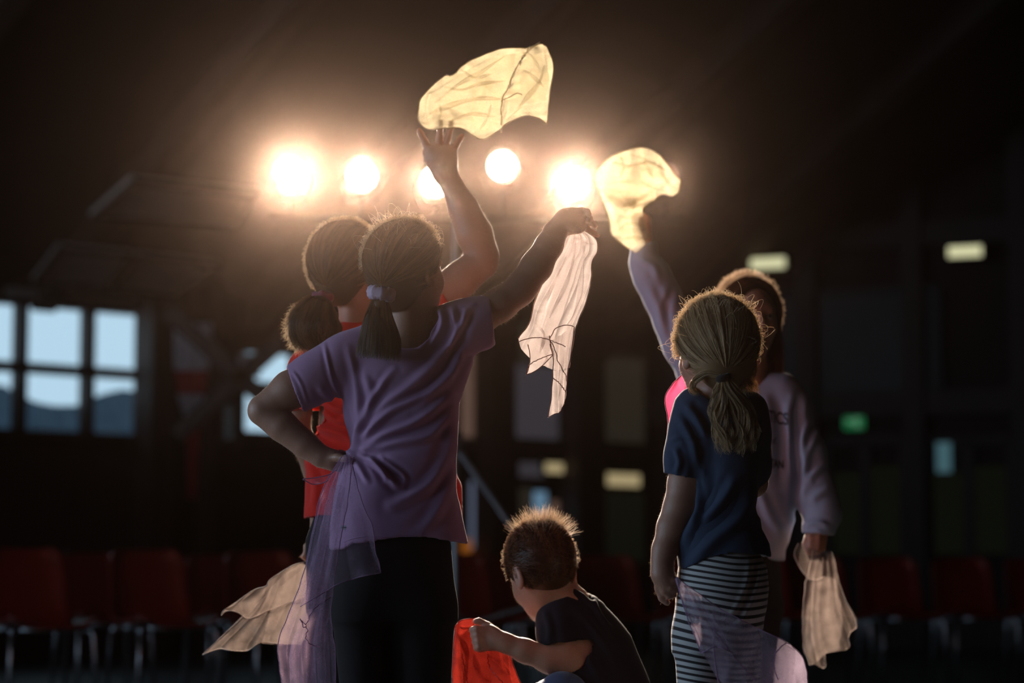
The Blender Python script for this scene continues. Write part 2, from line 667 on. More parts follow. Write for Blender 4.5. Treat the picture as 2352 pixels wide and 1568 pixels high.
def laplace(V, Q, f):
    e = np.vstack([Q[:, [0, 1]], Q[:, [1, 2]], Q[:, [2, 3]], Q[:, [3, 0]]])
    cnt = np.bincount(e.ravel(), minlength=len(V)).astype(float)
    out = np.zeros_like(V)
    for d in range(3):
        out[:, d] = np.bincount(e[:, 0], V[e[:, 1], d], len(V)) + np.bincount(e[:, 1], V[e[:, 0], d], len(V))
    return V * (1 - f) + f * out / np.maximum(cnt, 1)[:, None]


def normals(V, Q):
    n = np.cross(V[Q[:, 2]] - V[Q[:, 0]], V[Q[:, 3]] - V[Q[:, 1]])
    out = np.zeros_like(V)
    for k in range(4):
        for d in range(3):
            out[:, d] += np.bincount(Q[:, k], n[:, d], len(V))
    return out / (np.linalg.norm(out, axis=1)[:, None] + 1e-12)


def seg_dist(u, v, pts):
    best = np.full(len(u), 1e9)
    par = np.zeros(len(u))
    L = 0.0
    tot = sum(math.dist(pts[i], pts[i + 1]) for i in range(len(pts) - 1))
    for i in range(len(pts) - 1):
        a, b = np.array(pts[i], float), np.array(pts[i + 1], float)
        ba = b - a
        l2 = ba @ ba + 1e-9
        t = np.clip(((u - a[0]) * ba[0] + (v - a[1]) * ba[1]) / l2, 0, 1)
        d = np.hypot(u - a[0] - t * ba[0], v - a[1] - t * ba[1])
        m = d < best
        best = np.where(m, d, best)
        par = np.where(m, (L + t * math.sqrt(l2)) / tot, par)
        L += math.sqrt(l2)
    return best, par


def fold(V, Q, folds, side=-1, rnd=None, amp=1.0):
    """raise cloth ridges (and valleys beside them) along creases given on the front of the garment
    folds: (points, width px, height m)"""
    n = normals(V, Q)
    u, v = proj(V)
    w = np.clip(0.5 + side * n[:, 1] * 1.2 + 0.3, 0, 1)
    d = np.zeros(len(V))
    for pts, wd, a in folds:
        dist, t = seg_dist(u, v, [tuple(p) for p in spline(pts, 14)])
        fade = np.clip(np.minimum(t * 6, (1 - t) * 4) + 0.25, 0, 1)
        d += a * fade * (np.exp(-(dist / wd) ** 2) - 0.55 * np.exp(-((dist - 1.8 * wd) / wd) ** 2))
    V = V + n * (d * w * amp)[:, None]
    if rnd:
        V = V + n * (rnd[0] * ridged(V, rnd[1]))[:, None]
    return V


_ph = rng.uniform(0, 6.28, (12, 3))
_dr = rng.normal(0, 1, (12, 3))
_dr /= np.linalg.norm(_dr, axis=1)[:, None]


def ridged(V, scale):
    """smooth crumple noise in about -1..1"""
    s = np.zeros(len(V))
    for i in range(10):
        f = scale * (0.6 + 0.28 * i)
        w = V @ _dr[i] * f + 1.3 * np.sin(V @ _dr[(i + 3) % 12] * f * 0.6 + _ph[i, 1])
        s += np.sin(w + _ph[i, 0]) / (1 + 0.5 * i)
    return s / 2.6


# ------------------------------------------------------------------ figures
class Fig:
    def __init__(s, name, Y, label, base_uv):
        s.Y = Y
        s.ppm = F / Y * CP
        b = P(base_uv, 1300, Y)
        s.root = tag(empty('person', (b[0], Y, 0)), label, 'person')

    def p(s, u, v, w=0.0):
        return P(u, v, s.Y + w / s.ppm)

    def m(s, px):
        return px / s.ppm

    def chain(s, f, pts, k=0.015):
        """pts: (u, v, w, r) pixels"""
        f.chain([s.p(q[0], q[1], q[2]) for q in pts], [s.m(q[3]) for q in pts], k)

    def prof(s, f, rows, k=0.03, e=2.3):
        """rows: (v, ul, ur, half depth, w)"""
        out = []
        for v, ul, ur, t, w in rows:
            a, b = s.p(ul, v, w), s.p(ur, v, w)
            out.append(((a[2] + b[2]) / 2, a[0], b[0], a[1], s.m(t)))
        f.prof(out, k, e)

    def add(s, name, VQ, m, label=None, parent=None, **kw):
        o = obj(name, VQ[0], VQ[1], m, parent or s.root, **kw)
        if label: o['label'] = label
        return o


def basis(yaw, pitch=0.0, roll=0.0):
    """columns: right, forward, up of a head; yaw 0 faces away from the camera (+Y), + turns to picture right"""
    R = Matrix.Rotation(-yaw, 3, 'Z') @ Matrix.Rotation(pitch, 3, 'X') @ Matrix.Rotation(roll, 3, 'Y')
    return np.array(R)


def head(f, C, R, s=1.0):
    L = lambda x, y, z: C + R @ (np.array([x, y, z]) * s)
    f.ell(L(0, -.004, .008), np.array([.070, .088, .085]) * s, .02, R)
    f.ell(L(0, .030, -.040), np.array([.053, .056, .072]) * s, .03, R)
    f.ell(L(0, .048, -.084), np.array([.034, .036, .028]) * s, .03, R)
    for q in (-1, 1):
        f.ell(L(q * .030, .056, -.042), np.array([.024, .024, .024]) * s, .02, R)
    f.cone(L(-.028, .080, .004), L(.028, .080, .004), .011 * s, .011 * s, .015)
    f.cone(L(0, .088, -.010), L(0, .105, -.042), .006 * s, .0095 * s, .008)
    for q in (-1, 1):
        f.ell(L(q * .009, .095, -.046), np.array([.006, .008, .006]) * s, .005, R)
        f.ell(L(q * .029, .094, -.017), np.array([.014, .012, .010]) * s, .01, R, sub=True)
    f.cone(L(-.013, .086, -.066), L(.013, .086, -.066), .0055 * s, .0055 * s, .006)
    f.cone(L(-.011, .085, -.076), L(.011, .085, -.076), .0062 * s, .0062 * s, .006)
    f.ell(L(0, .076, -.098), np.array([.015, .015, .014]) * s, .015, R)
    for q in (-1, 1):
        f.ell(L(q * .073, -.006, -.022), np.array([.008, .018, .030]) * s, .006, R)
        f.ell(L(q * .081, -.002, -.022), np.array([.006, .010, .018]) * s, .004, R, sub=True)
        f.ell(L(q * .073, .000, -.045), np.array([.006, .008, .009]) * s, .006, R)


def eyes(fig, C, R, s=1.0):
    for q in (-1, 1):
        c = C + R @ (np.array([q * .029, .0735, -.017]) * s)
        f = Field(.0022)
        f.ell(c, [.0118 * s] * 3, .002)
        e = fig.add('eye', f.mesh(), M['eye'])
        f = Field(.0016)
        f.ell(c + R @ np.array([0, .0088, 0]) * s, np.array([.0066, .0038, .0066]) * s, .002, R)
        fig.add('iris', f.mesh(), M['iris'], parent=e)


def hair_cap(C, R, s=1.0, grow=.010, cfront=.028, zmin=-.100, h=.0035, extra=None, nape=True):
    f = Field(h)
    f.ell(C + R @ (np.array([0, -.004, .008]) * s), (np.array([.070, .088, .085]) + grow) * s, .01, R)
    if nape: f.ell(C + R @ (np.array([0, -.045, -.040]) * s), (np.array([.050, .034, .058]) + grow * .6) * s, .03, R)
    if extra: extra(f)
    nf = R @ np.array([0, .8, -.6])
    up = R[:, 2]

    def region(X, Y, Z):
        a = (X - C[0]) * nf[0] + (Y - C[1]) * nf[1] + (Z - C[2]) * nf[2] - cfront * s
        b = zmin * s - ((X - C[0]) * up[0] + (Y - C[1]) * up[1] + (Z - C[2]) * up[2])
        return np.maximum(a, b)
    f.fn(region)
    return f.mesh(smooth=2)


class Strands:
    def __init__(s):
        s.V, s.Q, s.T = [], [], []
        s.n = 0

    def base(s, VQ, tone=0.3):
        V, Q = VQ
        s.Q.append(Q + s.n)
        s.V.append(V)
        s.T.append(np.full(len(V), tone))
        s.n += len(V)

    def add(s, Pt, r, tones, taper=0.5):
        """Pt: (N, K, 3) strand points, r: scalar or (N,), tones: (N,)"""
        N, K, _ = Pt.shape
        t = np.gradient(Pt, axis=1)
        t /= np.linalg.norm(t, axis=2)[..., None] + 1e-12
        a = np.cross(t, np.array([0.31, 0.2, 0.93]))
        a /= np.linalg.norm(a, axis=2)[..., None] + 1e-12
        b = np.cross(t, a)
        rr = np.broadcast_to(np.array(r, float).reshape(-1, 1, 1), (N, K, 1)) * (1 - (1 - taper) * np.linspace(0, 1, K)[None, :, None])
        ring = [Pt + rr * (math.cos(q) * a + math.sin(q) * b) for q in (0, 2.094, 4.189)]
        V = np.stack(ring, 2).reshape(-1, 3)
        i = np.arange(N)[:, None, None] * (K * 3) + np.arange(K - 1)[None, :, None] * 3
        k = np.arange(3)[None, None, :]
        k2 = (k + 1) % 3
        Q = np.stack([i + k, i + k2, i + 3 + k2, i + 3 + k], -1).reshape(-1, 4) + s.n
        s.V.append(V)
        s.Q.append(Q)
        s.T.append(np.repeat(tones, K * 3))
        s.n += len(V)

    def build(s, name, m, parent, label=None):
        o = obj(name, np.vstack(s.V), np.vstack(s.Q), m, parent, attr={'tone': np.concatenate(s.T)})
        if label: o['label'] = label
        return o


def unit(v):
    return v / (np.linalg.norm(v, axis=-1, keepdims=True) + 1e-12)


def slerp(a, b, t):
    """a (N,3), b (3,) or (N,3), t (K,) -> (N,K,3)"""
    b = np.broadcast_to(b, a.shape)
    om = np.arccos(np.clip((a * b).sum(1), -.9999, .9999))[:, None, None]
    tt = t[None, :, None]
    return (np.sin((1 - tt) * om) * a[:, None] + np.sin(tt * om) * b[:, None]) / np.sin(om)


def scalp_dirs(n, cfront=.028, s=1.0, back_only=False):
    """random directions in head space on the hair covered part"""
    d = unit(rng.normal(0, 1, (n * 4, 3)))
    p = d * np.array([.080, .098, .095])
    ok = (p @ np.array([0, .8, -.6]) < cfront) & (p[:, 2] > -.075)
    return d[ok][:n]


def combed(S, C, R, s, tie, n=3200, seed=0, r=.00042, lift=.0, cfront=.03, tone=(0, 1), clumps=60):
    """hair drawn over the skull to a tie direction (head space)"""
    d = scalp_dirs(n, cfront)
    # half of the roots sit along the hairline so that full length strands cover the skull
    K = 9
    t = np.linspace(0, 1, K)
    tie = unit(np.array(tie, float))
    path = slerp(d, tie, t)
    path /= np.linalg.norm(path, axis=2)[..., None]
    rad = np.array([.070, .088, .085]) + .0115 + lift
    wob = rng.normal(0, .0016, (len(d), 1, 1)) + .0012 * np.sin(rng.uniform(0, 6.28, (len(d), 1, 1)) + t[None, :, None] * 5)
    ang = np.arctan2(*(d @ np.linalg.qr(np.column_stack([tie, [0, .3, 1], [1, 0, 0]]))[0][:, 1:3]).T)
    cl = np.sin(ang * clumps * .5) * .5 + np.sin(ang * 17 + 1) * .5
    P3 = path * (rad + wob + (.0016 * cl)[:, None, None])
    P3 = P3 + np.array([0, -.004, .008])
    W = C + (P3 * s) @ R.T
    tones = np.clip(.5 + .25 * cl + rng.normal(0, .18, len(d)), 0, 1) * (tone[1] - tone[0]) + tone[0]
    S.add(W, r, tones, .8)


def tail(S, path, radii, n=900, spread=.25, wave=0.0, wl=3.0, r=.00045, tone=(0, 1), flat=1.0, frizz=.002, K=12):
    """ponytail: path world points, radii world per point"""
    c = spline(path, K)
    rr = np.interp(np.linspace(0, 1, K), np.linspace(0, 1, len(radii)), radii)
    t = np.gradient(c, axis=0)
    t = unit(t)
    a = unit(np.cross(t, np.array([0, 1.0, 0.05])))
    b = np.cross(t, a)
    th = rng.uniform(0, 6.28, n)
    q = np.sqrt(rng.uniform(0.15, 1, n))
    tt = np.linspace(0, 1, K)
    ph = rng.uniform(0, .9, n) + np.round(th * 1.3) * 1.9
    off = q[:, None] * rr[None, :]
    wv = wave * np.sin(tt[None, :] * wl * 6.28 / 2 + ph[:, None]) * tt[None, :]
    Pt = c[None] + a[None] * ((np.cos(th)[:, None] * off + wv))[..., None] + b[None] * ((np.sin(th)[:, None] * off * flat + wv * .5))[..., None]
    Pt = Pt + rng.normal(0, frizz, (n, 1, 3)) * tt[None, :, None] ** 2
    end = rng.uniform(.72, 1.0, n)
    # vary the length
    idx = np.linspace(0, 1, K)[None, :] * end[:, None] * (K - 1)
    i0 = np.clip(idx.astype(int), 0, K - 2)
    fr = (idx - i0)[..., None]
    ar = np.arange(n)[:, None]
    Pt = Pt[ar, i0] * (1 - fr) + Pt[ar, i0 + 1] * fr
    tones = np.clip(.5 + .3 * np.sin(th * 7) + rng.normal(0, .2, n), 0, 1) * (tone[1] - tone[0]) + tone[0]
    S.add(Pt, r, tones, .45)


def flyaway(S, C, R, s, n=120, length=(.02, .06), top=.2, face=.55, r=.00030, curl=1.0, tone=1.7, az=None, K=9, far=None):
    d = unit(rng.normal(0, 1, (n * 14, 3)))
    ok = (d[:, 2] > top) & (d[:, 1] < face)
    if far is not None: ok &= (d @ R.T)[:, 1] > far  # pale rim hairs kept to the side facing the lamps
    if az is not None: ok &= az(d)
    d = d[ok][:n]
    n = len(d)
    rad = np.array([.070, .088, .085]) + .011
    p0 = d * rad + np.array([0, -.004, .008])
    tan = unit(np.cross(d, unit(rng.normal(0, 1, (n, 3)))))
    L = rng.uniform(*length, n)[:, None, None]
    t = np.linspace(0, 1, K)[None, :, None]
    c = curl * rng.uniform(.4, 1.8, n)[:, None, None]
    Pt = p0[:, None] + d[:, None] * L * np.sin(t * 2.2 * c) * .75 + tan[:, None] * L * t * .9
    W = C + (Pt * s) @ R.T
    S.add(W, r, np.full(n, tone), .5)


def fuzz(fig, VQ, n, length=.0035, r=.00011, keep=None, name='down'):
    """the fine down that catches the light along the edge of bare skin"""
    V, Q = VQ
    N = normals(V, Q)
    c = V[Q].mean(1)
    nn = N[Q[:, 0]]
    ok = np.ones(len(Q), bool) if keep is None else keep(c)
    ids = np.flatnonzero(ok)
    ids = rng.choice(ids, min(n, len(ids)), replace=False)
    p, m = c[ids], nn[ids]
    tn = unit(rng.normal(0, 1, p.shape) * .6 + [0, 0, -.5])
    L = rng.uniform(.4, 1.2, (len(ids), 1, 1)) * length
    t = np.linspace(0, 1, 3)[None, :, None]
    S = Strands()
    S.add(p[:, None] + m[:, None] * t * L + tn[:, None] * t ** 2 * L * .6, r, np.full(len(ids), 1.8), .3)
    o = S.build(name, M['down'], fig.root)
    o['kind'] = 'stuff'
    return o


def leg(fig, fp, hip, knee, ankle, toe_dir, rh, rk, ra, shoe_m=None):
    """trouser leg into field fp, shoe as its own part; world points"""
    fp.chain([hip, knee, ankle], [rh, rk, ra], .03)
    f = Field(.004)
    td = np.array([toe_dir[0], toe_dir[1], 0.0])
    td /= np.linalg.norm(td)
    heel = np.array([ankle[0], ankle[1], .04]) - td * .03
    f.cone(heel, heel + td * .15 + np.array([0, 0, -.008]), .038, .032, .02)
    f.cone(heel + td * .02, np.array([ankle[0], ankle[1], .10]), .036, .038, .02)
    f.fn(lambda X, Y, Z: 0.006 - Z + 0 * X + 0 * Y)
    o = fig.add('shoe', f.mesh(), shoe_m or M['shoe'])
    f = Field(.004)
    f.cone(heel + np.array([0, 0, -.022]), heel + td * .15 + np.array([0, 0, -.02]), .041, .036, .01)
    f.fn(lambda X, Y, Z: np.maximum(0.0 - Z, Z - .02) + 0 * X + 0 * Y)
    fig.add('sole', f.mesh(), M['sole'], parent=o)

# ================================================================== the hall
class Wall:
    """a vertical wall plane; d is measured into the room"""
    def __init__(s, a, b):
        s.a = np.array([a[0], a[1], 0.0])
        s.t = np.array([b[0] - a[0], b[1] - a[1], 0.0])
        s.L = np.linalg.norm(s.t)
        s.t /= s.L
        s.n = np.array([s.t[1], -s.t[0], 0.0])

    def sz(s, u, v, d=0.0):
        q = on_plane(u, v, s.a + s.n * d, s.n)
        return (q - s.a) @ s.t, q[2]

    def box(s, mb, s0, s1, z0, z1, d0, d1):
        M3 = np.column_stack([s.t, s.n, [0, 0, 1]])
        mb.box((min(s0, s1), min(d0, d1), min(z0, z1)), (max(s0, s1), max(d0, d1), max(z0, z1)), M3, s.a)

    def pt(s, q, d, z):
        return s.a + s.t * q + s.n * d + np.array([0, 0, z])

    def holes(s, mb, s0, s1, z0, z1, hs, d0=-0.2, d1=0.0):
        br = sorted({s0, s1} | {x for h in hs for x in h[:2] if s0 < x < s1})
        for i in range(len(br) - 1):
            a, b = br[i], br[i + 1]
            m = (a + b) / 2
            z = z0
            for h in sorted([h for h in hs if h[0] < m < h[1]], key=lambda h: h[2]):
                s.box(mb, a, b, z, h[2], d0, d1)
                z = h[3]
            s.box(mb, a, b, z, z1, d0, d1)


def struct(name, mb, m, parent=None):
    o = mb.build(name, m, parent)
    if parent is None: o['kind'] = 'structure'
    return o


WL = Wall((-6.0, 18.46), (1.42, 24.95))       # the wall behind, turning away to the right
WR = Wall((1.42, 24.95), (8.0, 22.38))        # the wall behind on the right
WLEFT = Wall((-6.0, -4.0), (-6.0, 18.46))
WRIGHT = Wall((8.0, 22.38), (8.0, -4.0))
WBACK = Wall((8.0, -4.0), (-6.0, -4.0))

mb = MB()
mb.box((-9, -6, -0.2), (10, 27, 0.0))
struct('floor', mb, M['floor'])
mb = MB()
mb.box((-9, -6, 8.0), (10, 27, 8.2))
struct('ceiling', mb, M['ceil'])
# the sloping part of the ceiling, rising from the eaves of the wall behind
SA = math.radians(28)
EAVE = 3.18
S_up = WL.n * math.cos(SA) + np.array([0, 0, math.sin(SA)])
S_nn = WL.n * math.sin(SA) - np.array([0, 0, math.cos(SA)])
S_p0 = WL.a + np.array([0, 0, EAVE])
M3 = np.column_stack([WL.t, S_up, S_nn])
mb = MB()
mb.box((-9, -0.3, -0.2), (WL.L + 4, 10.6, 0.0), M3, S_p0)
slope = struct('ceiling_slope', mb, M['ceil'])
for k in range(6):
    mb = MB()
    q = -1.6 + k * 2.15
    mb.box((q - .11, -.1, 0.0), (q + .11, 10.3, .26), M3, S_p0)
    mb.build('rafter', M['timber'], slope)

# window openings of the wall behind
def hole(W, u0, u1, v0, v1, d=0.0, uref=None):
    s0, z1 = W.sz(u0, v0, d)
    s1, _ = W.sz(u1, v0, d)
    um = uref if uref is not None else (u0 + u1) / 2
    _, zt = W.sz(um, v0, d)
    _, zb = W.sz(um, v1, d)
    return [s0, s1, zb, zt]


h1 = hole(WL, -330, 348, 700, 996, uref=130)
h2 = hole(WL, 553, 692, 800, 1000, uref=600)
h3 = hole(WL, 509, 535, 925, 1012)
mb = MB()
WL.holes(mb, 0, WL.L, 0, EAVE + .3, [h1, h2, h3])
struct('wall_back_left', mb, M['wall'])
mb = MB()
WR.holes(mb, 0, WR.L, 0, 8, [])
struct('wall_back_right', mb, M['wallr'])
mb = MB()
LW = [(4.2, 6.8, .6, 3.2), (7.7, 10.3, .6, 3.2), (17.1, 19.3, 3.2, 4.6)]  # last opening is made up too, for the added light on the ceiling
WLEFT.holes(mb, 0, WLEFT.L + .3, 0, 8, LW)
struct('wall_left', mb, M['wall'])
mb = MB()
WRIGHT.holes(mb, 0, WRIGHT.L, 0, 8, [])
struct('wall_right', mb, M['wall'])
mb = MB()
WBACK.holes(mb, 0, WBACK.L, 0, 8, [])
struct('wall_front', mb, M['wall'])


def glass_mat():
    m = bpy.data.materials.new('window_glass')
    m.use_nodes = True
    nt = m.node_tree
    nt.nodes.remove(nt.nodes['Principled BSDF'])
    t = nt.nodes.new('ShaderNodeBsdfTransparent')
    t.inputs[0].default_value = (.95, .97, .97, 1)
    g = nt.nodes.new('ShaderNodeBsdfGlossy')
    g.inputs['Roughness'].default_value = .05
    mx = nt.nodes.new('ShaderNodeMixShader')
    mx.inputs[0].default_value = .06
    nt.links.new(t.outputs[0], mx.inputs[1])
    nt.links.new(g.outputs[0], mx.inputs[2])
    nt.links.new(mx.outputs[0], nt.nodes['Material Output'].inputs[0])
    return m


M['glass'] = glass_mat()


def window(name, W, h, sbars, zbars, bw=.045, parent=None, fm=None):
    """frame, mullions and one pane in every field"""
    root = tag(empty(name, W.pt((h[0] + h[1]) / 2, 0, h[2])), kind='structure')
    fr = MB()
    ss = [h[0]] + sbars + [h[1]]
    zz = [h[2]] + zbars + [h[3]]
    for i, q in enumerate(ss):
        e = bw if 0 < i < len(ss) - 1 else bw * .6
        WL_ = W.box(fr, q - e, q + e, h[2], h[3], -.1, .03)
    for i, z in enumerate(zz):
        e = bw if 0 < i < len(zz) - 1 else bw * .6
        W.box(fr, h[0], h[1], z - e, z + e, -.1, .03)
    fr.build('window_frame', fm or M['timber'], root)
    for i in range(len(ss) - 1):
        for j in range(len(zz) - 1):
            p = MB()
            W.box(p, ss[i] + bw * .5, ss[i + 1] - bw * .5, zz[j] + bw * .5, zz[j + 1] - bw * .5, -.06, -.052)
            p.build('pane', M['glass'], root)
    sl = MB()
    W.box(sl, h[0] - .06, h[1] + .06, h[2] - .06, h[2] - .01, -.12, .1)
    sl.build('window_sill', fm or M['timber'], root)
    return root


zb = WL.sz(130, 848)[1]
w1 = window('window_1', WL, h1, [WL.sz(-205, 800)[0], WL.sz(-115 + 0, 800)[0] + 0.0, WL.sz(51, 800)[0], WL.sz(206, 800)[0]], [zb], .042)
window('window_2', WL, h2, [], [WL.sz(600, 892)[1]], .06)
window('window_3', WL, h3, [], [], .01)
for i, q in enumerate(LW):
    window('window_%d' % (i + 4), WLEFT, q, [(q[0] + q[1]) / 2], [(q[2] + q[3]) / 2])
po = bpy.data.lights.new('window_portal', 'AREA')
for h in (h1, h2):
    po = bpy.data.lights.new('window_portal', 'AREA')
    po.shape = 'RECTANGLE'
    po.size, po.size_y = h[1] - h[0], h[3] - h[2]
    po.cycles.is_portal = True
    o = bpy.data.objects.new('window_portal', po)
    o.location = WL.pt((h[0] + h[1]) / 2, -.25, (h[2] + h[3]) / 2)
    o.rotation_euler = Vector(WL.n).to_track_quat('-Z', 'Y').to_euler()
    COL.objects.link(o)

# blue grey tarpaulin slung across the lower half of the window
def tarpaulin():
    top = [(-330, 935), (-200, 905), (-60, 872), (20, 885), (75, 915), (130, 930), (185, 930), (240, 905), (290, 893), (322, 897), (350, 905)]
    n = 90
    us = np.linspace(-330, 350, n)
    tu = np.array(top, float)
    V, Fc = [], []
    R = 14
    for i, u in enumerate(us):
        vt = np.interp(u, tu[:, 0], tu[:, 1])
        for j in range(R):
            v = vt + (1012 - vt) * j / (R - 1)
            k = j / (R - 1)
            q, z = WL.sz(u, v, -.14)
            d = -.22 + .035 * math.sin(u * .045 + k * 2.2) * (0.3 + k) + .02 * math.sin(u * .11 - k * 4)
            V.append(WL.pt(q, d, z))
    for i in range(n - 1):
        for j in range(R - 1):
            a = i * R + j
            Fc.append([a, a + R, a + R + 1, a + 1])
    o = obj('tarpaulin', np.array(V), Fc, M['tarp'])
    tag(o, 'blue-grey tarpaulin slung in scallops across the lower half of the window', 'tarpaulin')


tarpaulin()
# pale wooden eaves board and timber posts
mb = MB()
s0, z1 = WL.sz(18, 664, .05)
s1, _ = WL.sz(392, 700, .05)
WL.box(mb, s0, s1, WL.sz(200, 697, .05)[1], WL.sz(200, 682, .05)[1] + .02, .0, .12)
struct('trim_1', mb, M['panel'])
for i, (u, w) in enumerate(((376, 52), (490, 24), (1160, 50), (1360, 62), (1560, 40))):
    mb = MB()
    W = WL if u < 1490 else WR
    a, b = W.sz(u - w / 2, 900, .35)[0], W.sz(u + w / 2, 900, .35)[0]
    W.box(mb, a, b, 0, 3.3 if u < 700 else 8, .05, .35)
    struct('pillar_%d' % (i + 1), mb, M['timber'])
for i, (a, b, th) in enumerate((((385, 715), (618, 925), .13), ((700, 735), (405, 1000), .11))):
    pa, pb = P(a[0], a[1], 18.0), P(b[0], b[1], 18.0)
    mb = MB()
    d = pb - pa
    L = np.linalg.norm(d)
    d /= L
    M3b = np.column_stack([d, [0, 1, 0], np.cross(d, [0, 1, 0])])
    mb.box((0, -.08, -th / 2), (L, .08, th / 2), M3b, pa)
    struct('beam_%d' % (i + 1), mb, M['timber'])

# pale panels on the sloping ceiling
def ceiling_panel(corners, label):
    V = [on_plane(u, v, S_p0 + S_nn * .28, S_nn) for u, v in corners]
    V2 = [v + S_nn * .05 for v in V]
    r = tag(empty('ceiling_panel', np.mean(V, 0)), label, 'ceiling panel', 'pale panels on the sloping ceiling')
    obj('board', V + V2, [[0, 1, 2, 3], [7, 6, 5, 4], [0, 4, 5, 1], [1, 5, 6, 2], [2, 6, 7, 3], [3, 7, 4, 0]], M['panel'], r, False)
    c = np.mean(V2, 0)
    mb = MB()
    for i in range(4):
        mb.tube([V2[i] + (c - V2[i]) * .03, V2[(i + 1) % 4] + (c - V2[(i + 1) % 4]) * .03], .025, 6)
    mb.build('frame', M['ceil'], r)


ceiling_panel([(132, 556), (300, 574), (238, 652), (72, 636)], 'pale grey ceiling panel directly above the left end of the window')
ceiling_panel([(312, 576), (500, 598), (400, 672), (250, 654)], 'pale grey ceiling panel above the right end of the window')
ceiling_panel([(300, 402), (590, 436), (545, 510), (205, 486)], 'dim grey ceiling panel higher up the slope, left of the stage lamps')

# red and white banner hanging beside the window
def banner():
    rows = [(742, 398, 488), (800, 400, 484), (850, 402, 478), (905, 408, 470), (960, 424, 462), (1040, 430, 458), (1145, 434, 452)]
    V, T, Fc = [], [], []
    n = 12
    for v, a, b in rows:
        for i in range(n):
            u = a + (b - a) * i / (n - 1)
            V.append(P(u, v, 18.6) + np.array([0, .04 * math.sin(i * 1.5 + v * .02), 0]))
            T.append(0)
    for j in range(len(rows) - 1):
        for i in range(n - 1):
            a = j * n + i
            Fc.append([a, a + 1, a + n + 1, a + n])
    m = M['bannerw'] = fabric('banner_white', (.6, .5, .52, 1), transl=.5)
    M['bannerr'] = fabric('banner_red', (.45, .02, .03, 1), transl=.4)
    o = obj('banner', np.array(V), Fc, m)
    o.data.materials.append(M['bannerr'])
    for k, p in enumerate(o.data.polygons):
        p.material_index = 1 if (k // (n - 1)) in (2, 4, 5) else 0
    tag(o, 'red and white cloth banner hanging beside the timber braces', 'banner')
    V = [P(u, v, 19.6) for u, v in ((548, 812), (598, 812), (598, 866), (548, 866))]
    g = np.array([[V[0] + (V[1] - V[0]) * i / 9 + (V[3] - V[0]) * j / 5 + [0, .02 * math.sin(i * 2.1), 0] for i in range(10)] for j in range(6)]).reshape(-1, 3)
    o = obj('curtain', g, [[j * 10 + i, j * 10 + i + 1, j * 10 + i + 11, j * 10 + i + 10] for j in range(5) for i in range(9)], m)
    tag(o, 'small pinkish grey curtain in the corner of the window beside the elbow', 'curtain')


banner()

# glazed front of the foyer, middle of the wall behind
def lit(name, W, u0, u1, v0, v1, m, parent, d=.03, th=.02):
    a, b = W.sz(u0, (v0 + v1) / 2, d)[0], W.sz(u1, (v0 + v1) / 2, d)[0]
    um = (u0 + u1) / 2
    mb = MB()
    W.box(mb, a, b, W.sz(um, v1, d)[1], W.sz(um, v0, d)[1], d - th, d)
    return mb.build(name, m, parent)


M['pane_grey'] = emitter('pane_grey', lin(120, 116, 128), .16)  # grey, beige and dim panels: glow added, nothing else lights them
M['pane_beige'] = emitter('pane_beige', lin(150, 118, 104), .3)
M['pane_dim'] = emitter('pane_dim', lin(90, 84, 70), .14)
M['pane_blue'] = emitter('pane_blue', lin(120, 160, 190), .50)
M['pane_sky'] = emitter('pane_sky', lin(120, 132, 158), .6)
M['pane_orange'] = emitter('pane_orange', lin(190, 110, 40), .35)
M['pane_green'] = emitter('pane_green', lin(40, 46, 34), .14)
M['tube'] = emitter('fluorescent_tube', (.86, .84, .50, 1), .8)
M['tube_dim'] = emitter('dim_tube', (.85, .68, .36, 1), .42)
M['exit'] = emitter('exit_green', (.02, .30, .10, 1), .35)

d1 = tag(empty('window_7', WL.pt(WL.sz(1120, 1100)[0], 0, 0)), kind='structure')
lit('pane', WL, 1062, 1136, 770, 1022, M['pane_beige'], d1)
lit('pane', WL, 1186, 1334, 842, 1008, M['pane_grey'], d1)
lit('pane', WL, 1196, 1330, 700, 835, M['pane_dim'], d1)
lit('pane', WL, 1392, 1480, 820, 1015, M['pane_dim'], d1)
lit('transom', WL, 1050, 1488, 1014, 1036, M['timber'], d1, .12, .1)
d2 = tag(empty('door_1', WL.pt(WL.sz(1250, 1200)[0], 0, 0)), kind='structure')
lit('pane', WL, 1084, 1118, 1105, 1258, M['pane_sky'], d2, .05)
lit('pane', WL, 1062, 1084, 1238, 1315, M['pane_orange'], d2, .05)  # orange-brown post, given a glow of its own
lit('pane', WL, 1196, 1222, 1120, 1290, M['pane_dim'], d2, .05)
lit('pane', WL, 1228, 1256, 1128, 1300, M['pane_blue'], d2, .05)
lit('pane', WL, 1268, 1296, 1150, 1290, M['pane_beige'], d2, .05)
lit('pane', WL, 1304, 1322, 1110, 1260, M['pane_grey'], d2, .05)
lit('pane', WL, 1196, 1248, 1062, 1096, M['pane_grey'], d2, .05)
lit('pane', WL, 1394, 1480, 1130, 1290, M['pane_green'], d2, .05)
lit('rail', WL, 1190, 1490, 1100, 1110, M['timber'], d2, .1, .06)


